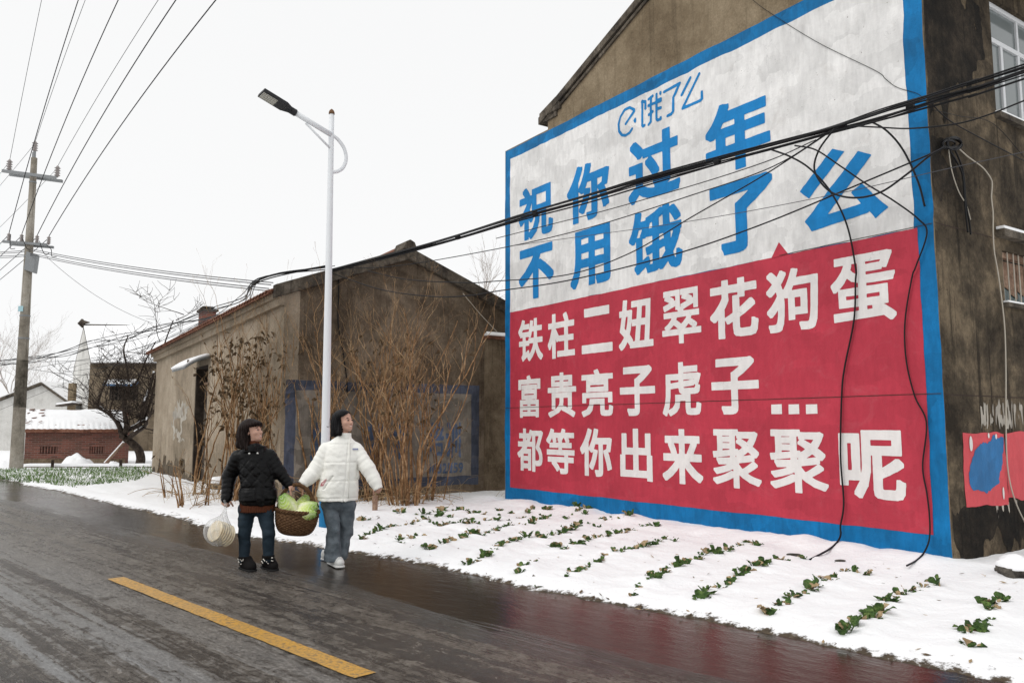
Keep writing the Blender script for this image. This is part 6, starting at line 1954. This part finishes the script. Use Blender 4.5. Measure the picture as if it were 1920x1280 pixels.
def trunkB(P):
    d = cone(P, nkB, Bq(641, 838, .02), .055, .09)
    d = smin(d, cone(P, Bq(640, 850, .02), Bq(636, 925, .02), .09, .09), .05)
    for a, b, c in ((sL, eL, wL), (sR, eR, wR)):
        d = smin(d, cone(P, a, b, .042, .034), .04); d = smin(d, cone(P, b, c, .034, .025), .02)
    for h_, k_, a_ in ((Bq(623, 938, .02), k1, a1_), (Bq(650, 938, .02), k2, a2_)):
        d = smin(d, cone(P, h_, k_, .055, .042), .015); d = smin(d, cone(P, k_, a_, .042, .034), .012)
    return d
lo, hi = bbox([hcB], .17); lo[2] -= .06
lt, ht = bbox([sL, wL, wR, a1_, a2_, nkB], .12)
sdf_obj('body', [(bodyB, lo, hi, .0045), (trunkB, lt, ht, .014), handB, handB2], skin, pb)
face_details(pb, None, atB, R3B, .98)
def hairB(P):
    f, r, u = R3B; R = np.array(R3B)
    d = ell(P, atB(-.024, 0, .036), R, (.110, .096, .096))
    d = smin(d, ell(P, atB(-.055, 0, -.040), R, (.085, .104, .115)), .03)
    d = smin(d, cone(P, atB(-.045, .074, -.02), Bq(636, 812, -.09), .036, .030), .03)
    d = smin(d, cone(P, atB(-.07, .03, -.06), Bq(628, 813, -.02), .062, .044), .03)
    d = smin(d, cone(P, atB(-.07, -.04, -.06), Bq(634, 812, .06), .055, .040), .03)
    d = smin(d, cone(P, atB(-.02, -.070, -.02), Bq(650, 808, .07), .028, .020), .03)
    d = smin(d, ell(P, atB(.018, .030, .060), R, (.050, .060, .044)), .02)
    q = P - hcB; fx = q @ f; ux = q @ u; rx = q @ r
    cut = np.maximum(np.maximum(.030 - fx, ux - .072 - .12 * np.maximum(0, -rx) + .45 * np.maximum(0, rx)), np.abs(rx) - .2)
    d = np.maximum(d, -(cut - .004))
    d = np.maximum(d, Bq(0, 816.5)[2] + .012 * np.sin(rx * 130) - P[..., 2])
    st = .0035 * np.sin(np.arctan2(rx, fx + .02) * 34 + ux * 6) + .003 * np.sin(np.arctan2(rx, fx) * 57)
    return d + st * np.clip((.09 - ux) / .06, .15, 1)
lo, hi = bbox([hcB], .20); lo[2] -= .03
hb = sdf_obj('hair', [(hairB, lo, hi, .0055)], M['hair_b'], pb)
mb = MB()
for pts in ([(627,775),(621,777),(618,788),(617,797)], [(630,772),(623,774),(620,783),(621,795)], [(622,800),(617,801),(613,800)], [(622,795),(616,799),(612,799)], [(640,770),(628,772),(621,781),(619,793)]):
    mb.tube(spline([Bq(x, y, .02) for x, y in pts], 5), .0022, 4)
mb.build('loose_strands', M['hair_b'], hb)['kind'] = 'stuff'
stB = [(Bq(0, 938)[2], Bq(633, 935, .0)[:2], .205, .150), (Bq(0, 930)[2], Bq(633, 930, .0)[:2], .216, .155), (Bq(0, 890)[2], Bq(637, 890, .0)[:2], .200, .148), (Bq(0, 860)[2], Bq(639, 860, .0)[:2], .188, .138),
       (Bq(0, 842)[2], Bq(641, 842, .01)[:2], .176, .122), (Bq(0, 830)[2], Bq(642, 830, .01)[:2], .150, .106), (Bq(0, 821)[2], Bq(643, 821, .01)[:2], .090, .082), (Bq(0, 814)[2], Bq(645, 814, .0)[:2], .058, .062)]
tfB = torso_fn(stB, torB1, torB2)
ZC = [Bq(0, y)[2] for y in (832, 866, 900, 932)]
def jacketB(P):
    d, a, b = tfB(P)
    z = P[..., 2]
    s_ = d * 0
    for zc in ZC: s_ = np.maximum(s_, np.exp(-((z - zc) / .010) ** 2))
    d = d + .0045 * s_ * (z < ZC[0] + .03) + .009 * fold(P, 14, 12, 16)
    d = d + .008 * np.exp(-((a - .055) / .007) ** 2) * (b < 0)                     # zip groove
    d = d + .009 * np.exp(-((np.abs(a + .0) - .172) / .012) ** 2) * (z > ZC[2]) * (z < ZC[0] + .05)       # armhole seams
    ln = np.abs((a + .120) * .80 + (z - Bq(0, 905)[2]) * -.45); d = d + .010 * np.exp(-(ln / .008) ** 2) * (np.abs(z - Bq(0, 903)[2]) < .075) * (b < 0)
    d = smin(d, sleeve(P, [sL, eL, Bq(580, 895, -.09)], [.076, .080, .076], .004, .055), .028)
    d = smin(d, sleeve(P, [sR, eR, Bq(703, 902, -.02)], [.072, .074, .066], .004, .055), .028)
    d = smin(d, cone(P, Bq(583, 891, -.09), Bq(570.5, 904, -.13), .074, .058), .02)
    d = smin(d, cone(P, Bq(699, 893, -.01), Bq(708.5, 914, -.038), .066, .050), .02)
    nk = np.maximum(np.abs(np.linalg.norm((P - Bq(646, 814, 0))[..., :2], axis=-1) - .060) - .011, np.abs(z - Bq(0, 816)[2]) - .026)
    d = smin(d, nk, .012)
    for w_, q_ in ((Bq(570.5, 904, -.13), Bq(564, 911, -.145)), (Bq(708.5, 914, -.038), Bq(711.5, 921, -.042))):
        dv = q_ - w_; dv /= np.linalg.norm(dv)
        d = np.maximum(d, -np.maximum(cone(P, w_ + dv * .02, w_ + dv * .12, .042, .046), -d * 0 - 1))
    return d
lo, hi = bbox([sL, wL, wR, sR, Bq(635, 940)], .15); hi[2] = Bq(0, 800)[2]; lo[2] = Bq(0, 942)[2]
jk = sdf_obj('jacket', [(jacketB, lo, hi, .0066)], M['white_coat'], pb)
# zip, chest badge, pink pocket lining lie on the jacket's front: find the surface by marching
def march(px, py, fn, Y0, Y1):
    r = ray(px, py); ts = np.linspace(Y0, Y1, 400); pts = O + r * (ts / r[1])[:, None]
    d = fn(pts); i = int(np.argmax(d < .001)); return pts[i]
zp = [march(x, y, jacketB, 7.9, 9.0) - np.array([0, .004, 0]) for x, y in ((656, 822), (656, 835), (656, 850), (655.5, 866), (655, 882), (654.5, 900), (654, 915), (653.5, 934))]
mb = MB(); mb.tube(zp, .0045, 6); mb.build('zip', M['zip'], jk, smooth=True)
q = [march(x, y, jacketB, 7.9, 9.0) - np.array([0, .006, 0]) for x, y in ((661, 839.5), (672, 839.5), (672, 843.5), (661, 843.5))]
mb = MB(); mb.prism(q, np.array([0, .004, 0])); bg = mb.build('chest_badge', mat('badge_white', (.7, .7, .72), .6), jk)
mb = MB()
for k in range(4):
    t0, t1_q = .06 + k * .235, .06 + k * .235 + .16
    p0 = q[0] * (1 - t0) + q[1] * t0; p1 = q[0] * (1 - t1_q) + q[1] * t1_q; p2 = q[3] * (1 - t1_q) + q[2] * t1_q; p3 = q[3] * (1 - t0) + q[2] * t0
    dz = (p3 - p0) * .2
    mb.prism([p0 + dz - np.array([0, .002, 0]), p1 + dz - np.array([0, .002, 0]), p2 - dz - np.array([0, .002, 0]), p3 - dz - np.array([0, .002, 0])], np.array([0, .0015, 0]))
mb.build('mark', mat('badge_blue', (.12, .16, .35), .6), bg)
q = [march(x, y, jacketB, 7.9, 9.0) - np.array([0, .006, 0]) for x, y in ((611.5, 897), (612.5, 899), (606, 910.5), (600.5, 911), (602, 905))]
mb = MB(); mb.prism(q, np.array([0, .006, 0])); mb.build('pocket_lining', M['lining'], jk)
def trousB(P):
    d = ell(P, Bq(635, 945, .02), np.stack([torB1, torB2, UZ]), (.178, .125, .10))
    z = P[..., 2]
    w = .022 * fold(P, 22, 10, 5) * np.clip((.80 - z) / .5, .15, 1) + .010 * fold(P, 8, 8, 18, 3.3)
    for h_, k_, a_, rb in ((Bq(620, 948, .0), k1, Bq(623, 1051, -.02), .084), (Bq(651, 948, .03), k2, Bq(640, 1046, .10), .060)):
        d = smin(d, cone(P, h_, k_, .094, .070), .014); d = smin(d, cone(P, k_, a_, .070, rb), .010)
    return np.maximum(d + w, .055 - z)
lo, hi = bbox([Bq(635, 930), k1, a1_, a2_], .22); lo[2] = .03
sdf_obj('trousers', [(trousB, lo, hi, .008)], M['jeans_b'], pb)
s1 = G(623, 1057); s1t = G(637, 1064.5); s2 = G(611, 1049.5); s2t = G(620, 1052)
for q in (s1, s1t, s2, s2t): q[2] = gz
boot('shoe', s1, s1t, s1 * .72 + s1t * .28 + UZ * .10, .048, pb, M['shoe'], M['shoe'], False)
boot('shoe', s2, s2t, s2 * .72 + s2t * .28 + UZ * .10, .048, pb, M['shoe'], M['shoe'], False)

# ------------------------------------------------------------ the basket of cabbages they carry
YK = 8.33
K = lambda x, y, dy=0.0: AT(x, y, YK + dy)
bc = K(557.5, 958)                                   # centre of the rim
tilt = np.array([.055, 0.0, 1.0]); tilt /= np.linalg.norm(tilt)
ex_ = np.array([1, 0, -.055 - .04]); ex_ /= np.linalg.norm(ex_)
ez_ = np.array([.095, -.02, 1]); ez_ /= np.linalg.norm(ez_); ey_ = np.cross(ez_, ex_)
bk = thing('wicker_basket', K(557, 1001), 'round brown wicker basket with a twisted arched handle carried between the two women', 'basket')
wick = mat('brown_wicker', (.12, .06, .03), .7); n = NT(wick); pw_ = n.wpos()
n.color(n.ramp(n.noise(pw_, 45, 4, .6), [(.3, (.045, .022, .010)), (.55, (.125, .066, .032)), (.75, (.21, .125, .065))]))
RX, RY = .212, .185
def bk_pt(th, s_, rr=0.0):
    """s_ 0 at the rim, 1 at the base rim"""
    prof = math.cos(s_ * 1.16) ** .85
    return bc + ex_ * (RX * prof + rr) * math.cos(th) + ey_ * (RY * prof + rr) * math.sin(th) - ez_ * (.235 * math.sin(s_ * math.pi / 2) ** .9)
mb = MB(); NTH, NR = 132, 72
V = []
for i in range(NR):
    s_ = i / (NR - 1)
    for j in range(NTH):
        th = j / NTH * 2 * math.pi
        rowi = int(s_ * 24)
        ph = math.pi * (rowi % 2)
        w_ = .0065 * math.sin(th * 22 + ph) + .005 * abs(math.sin(s_ * 24 * math.pi))
        V.append(bk_pt(th, s_, w_))
Fc = [(i * NTH + j, i * NTH + (j + 1) % NTH, (i + 1) * NTH + (j + 1) % NTH, (i + 1) * NTH + j) for i in range(NR - 1) for j in range(NTH)]
Fc.append(tuple((NR - 1) * NTH + j for j in range(NTH)))
mb.add(V, [f[::-1] for f in Fc])
sh_ = mb.build('basket_body', wick, bk, smooth=True); md = sh_.modifiers.new('thick', 'SOLIDIFY'); md.thickness = .010; md.offset = -1
mb = MB()
for k in range(3):
    mb.tube([bk_pt(t, -.02 + .0, .004) + ez_ * .012 * math.sin(14 * t + k * 2.09) + (ex_ * math.cos(t) + ey_ * math.sin(t)) * .010 * math.cos(14 * t + k * 2.09) for t in np.linspace(0, 2 * math.pi, 160)], .0095, 6)
mb.build('rim', wick, bk, smooth=True)
mb = MB()
hp = [bk_pt(math.pi * 1.0, .1), K(523, 946, -.02), K(529, 928, -.03), K(541, 914, -.04), K(556, 908, -.04), K(571, 914, -.03), K(583, 928, -.02), K(590, 946, 0), bk_pt(0.05, .1)]
hs = spline(hp, 14)
for k in range(5):
    pts = []
    for i, p in enumerate(hs):
        t = i / len(hs); a = t * 46 + k * 1.257
        tan = hs[min(i + 1, len(hs) - 1)] - hs[max(i - 1, 0)]; tan /= np.linalg.norm(tan)
        n1 = np.cross(tan, [0, 1, 0]); n1 /= np.linalg.norm(n1)
        pts.append(p + (n1 * math.cos(a) + np.array([0, 1, 0]) * math.sin(a)) * .0125)
    mb.tube(pts, .0085, 6)
mb.build('handle', wick, bk, smooth=True)
# cabbages
def cab_mat():
    m = mat('napa_leaf', (.4, .5, .15), .45); n = NT(m); c = n.coord('Object')
    x = n.sep(c)
    up = n.math('ADD', x[2], n.math('MULTIPLY', n.noise(c, 14, 5, .6), .10))
    col = n.ramp(n.range(up, -.08, .22), [(0.0, (.82, .82, .68)), (.40, (.80, .85, .42)), (.70, (.58, .72, .18)), (1.0, (.22, .40, .05))])
    rib = n.math('ABSOLUTE', n.math('SINE', n.math('MULTIPLY', n.node('ShaderNodeMath', operation='ARCTAN2').outputs[0], 1.0)))
    at_ = [q for q in n.t.nodes if q.type == 'MATH' and q.operation == 'ARCTAN2'][0]
    n.link(x[1], at_.inputs[0]); n.link(x[0], at_.inputs[1])
    th3 = n.math('MULTIPLY', at_.outputs[0], 1.5)
    ribm = n.math('POWER', n.math('ABSOLUTE', n.math('COSINE', th3)), 9.0)
    vein = n.math('POWER', n.math('ABSOLUTE', n.math('SINE', n.math('ADD', n.math('MULTIPLY', x[2], 95), n.math('MULTIPLY', n.math('ABSOLUTE', n.math('SINE', th3)), 7)))), 6.0)
    f = n.math('MULTIPLY', ribm, n.range(up, .02, .22, 1, .25))
    f = n.math('MAXIMUM', f, n.math('MULTIPLY', vein, .5))
    n.color(n.mix(f, col, (.78, .79, .62)))
    n.bump(n.math('ADD', n.math('MULTIPLY', vein, .6), n.noise(c, 30, 5, .6)), .5, .008)
    return m
M['napa'] = cab_mat()
def cabbage(c, axis_, L, R_, rot, label, seed):
    ax_ = np.asarray(axis_, float); ax_ /= np.linalg.norm(ax_)
    r = np.random.default_rng(seed); V = []; nz_, nt_ = 40, 60
    o3 = r.random() * 20
    mb = MB()
    for lay in range(4):
        V = []
        for i in range(nz_):
            t = i / (nz_ - 1)
            rr = R_ * (math.sin(math.pi * (t * .88 + .06)) ** .6) * (.86 + .14 * math.sin(t * 3)) * (1 - .035 * lay)
            for j in range(nt_):
                th = j / nt_ * 2 * math.pi
                lap = ((th * 3 / (2 * math.pi) + lay * .27 + t * .18) % 1)
                q = rr * (1 + .10 * (lap - .5) * (lay < 3)) + .006 * float(vnoise(np.array([th * 5 + o3 + lay]), np.array([t * 14]))[0]) + .004 * math.sin(th * 21 + t * 20) * t
                top = .03 * lay * t
                V.append((q * math.cos(th), q * math.sin(th), (t - .42) * (L - top) ))
        Fc = [(i * nt_ + j, i * nt_ + (j + 1) % nt_, (i + 1) * nt_ + (j + 1) % nt_, (i + 1) * nt_ + j) for i in range(nz_ - 1) for j in range(nt_)]
        mb.add(V, Fc)
    o = mb.build('cabbage', M['napa'], None, smooth=True)
    o.location = tuple(c)
    q = Vector(ax_).to_track_quat('Z', 'Y'); 
    from mathutils import Quaternion
    o.rotation_mode = 'QUATERNION'; o.rotation_quaternion = q @ Quaternion((0, 0, 1), rot)
    return tag(o, label, 'cabbage', 'cabbages in the wicker basket')
cabbage(K(543, 954, -.05), (-.42, -.25, .85), .30, .090, .5, 'large pale cabbage with a broad white rib leaning on the left side of the basket', 1)
cabbage(K(564, 953, .06), (.34, .2, .85), .26, .068, 1.4, 'dark green topped cabbage at the back of the basket', 2)
cabbage(K(570, 956, -.02), (.86, -.10, .30), .27, .076, 2.2, 'green ended cabbage lying at the right of the basket, middle of the stack', 3)
cabbage(K(564, 965, -.10), (.93, -.05, .06), .28, .062, .9, 'frilly cabbage lying lowest at the front rim of the basket', 4)

# ------------------------------------------------------------ the bag of flatbreads
YG = 8.16
Gq = lambda x, y, dy=0.0: AT(x, y, YG + dy)
bag = thing('plastic_bag', Gq(420, 950), 'thin white translucent plastic bag of flatbreads hanging from her hand', 'bag')
pm = mat('thin_plastic_film', (.85, .86, .86), .25); n = NT(pm)
tr_ = n.node('ShaderNodeBsdfTransparent'); mx = n.node('ShaderNodeMixShader'); outn = [q for q in n.t.nodes if q.type == 'OUTPUT_MATERIAL'][0]
fr_ = n.node('ShaderNodeLayerWeight'); fr_.inputs['Blend'].default_value = .35
fc_ = n.math('ADD', n.math('MULTIPLY', fr_.outputs['Facing'], .45), .20)
n.link(fc_, mx.inputs[0]); n.link(tr_.outputs[0], mx.inputs[1]); n.link(n.b.outputs[0], mx.inputs[2]); n.link(mx.outputs[0], outn.inputs['Surface'])
n.bump(n.noise(n.wpos(), 26, 5, .65, 1.5), .9, .02)
def bagf(P):
    d = ell(P, Gq(409, 997), np.array([[.83, 0, -.55], [0, 1, 0], [.55, 0, .83]]), (.148, .105, .128))
    d = smin(d, cone(P, Gq(415, 985), Gq(422, 958), .070, .016), .05)
    d = smin(d, cone(P, Gq(422, 958), Gq(423.5, 944), .014, .010), .01)
    d = smin(d, cone(P, Gq(423, 946), Gq(421, 938), .012, .014), .01)
    th = np.arctan2(P[..., 1] - YG, P[..., 0] - Gq(415, 980)[0])
    return d + .005 * np.sin(th * 11 + P[..., 2] * 20)
lo, hi = bbox([Gq(409, 997), Gq(422, 940)], .17)
sdf_obj('bag_film', [(bagf, lo, hi, .0065)], pm, bag)
bread = mat('pale_flatbread', (.62, .50, .34), .8); n = NT(bread); pb_ = n.coord('Object')
n.color(n.ramp(n.noise(pb_, 16, 5, .65), [(.35, (.80, .73, .58)), (.60, (.72, .62, .45)), (.80, (.52, .38, .22))])); n.bump(n.noise(pb_, 30, 4, .6), .4, .008)
ax_f = np.array([-.50, -.76, .34]); ax_f /= np.linalg.norm(ax_f)
for k in range(7):
    c = Gq(403.5, 994, -.045) - ax_f * (k * .016) + np.array([.0085 * k, .0, -.0045 * k])
    prof = [(.001, -.007), (.088, -.007), (.098, -.004), (.101, 0), (.098, .004), (.088, .007), (.001, .008)]
    v, f_ = lathe(prof, 40)
    ang = np.arctan2(v[:, 1], v[:, 0]); v[:, :2] *= (1 + .03 * np.sin(ang * 3 + k) + .015 * np.sin(ang * 7 + k * 2))[:, None] * 1.06
    v[:, 2] += .006 * np.sin(ang * 2 + k)
    mb = MB(); mb.add(v, f_)
    o = mb.build('flatbread', bread, None, smooth=True); o.location = tuple(c); o.rotation_mode = 'QUATERNION'; o.rotation_quaternion = Vector(ax_f).to_track_quat('Z', 'Y')
    tag(o, '%s round flatbread of the stack in the plastic bag, counted from the front' % ORD[k], 'flatbread', 'flatbreads in the plastic bag')
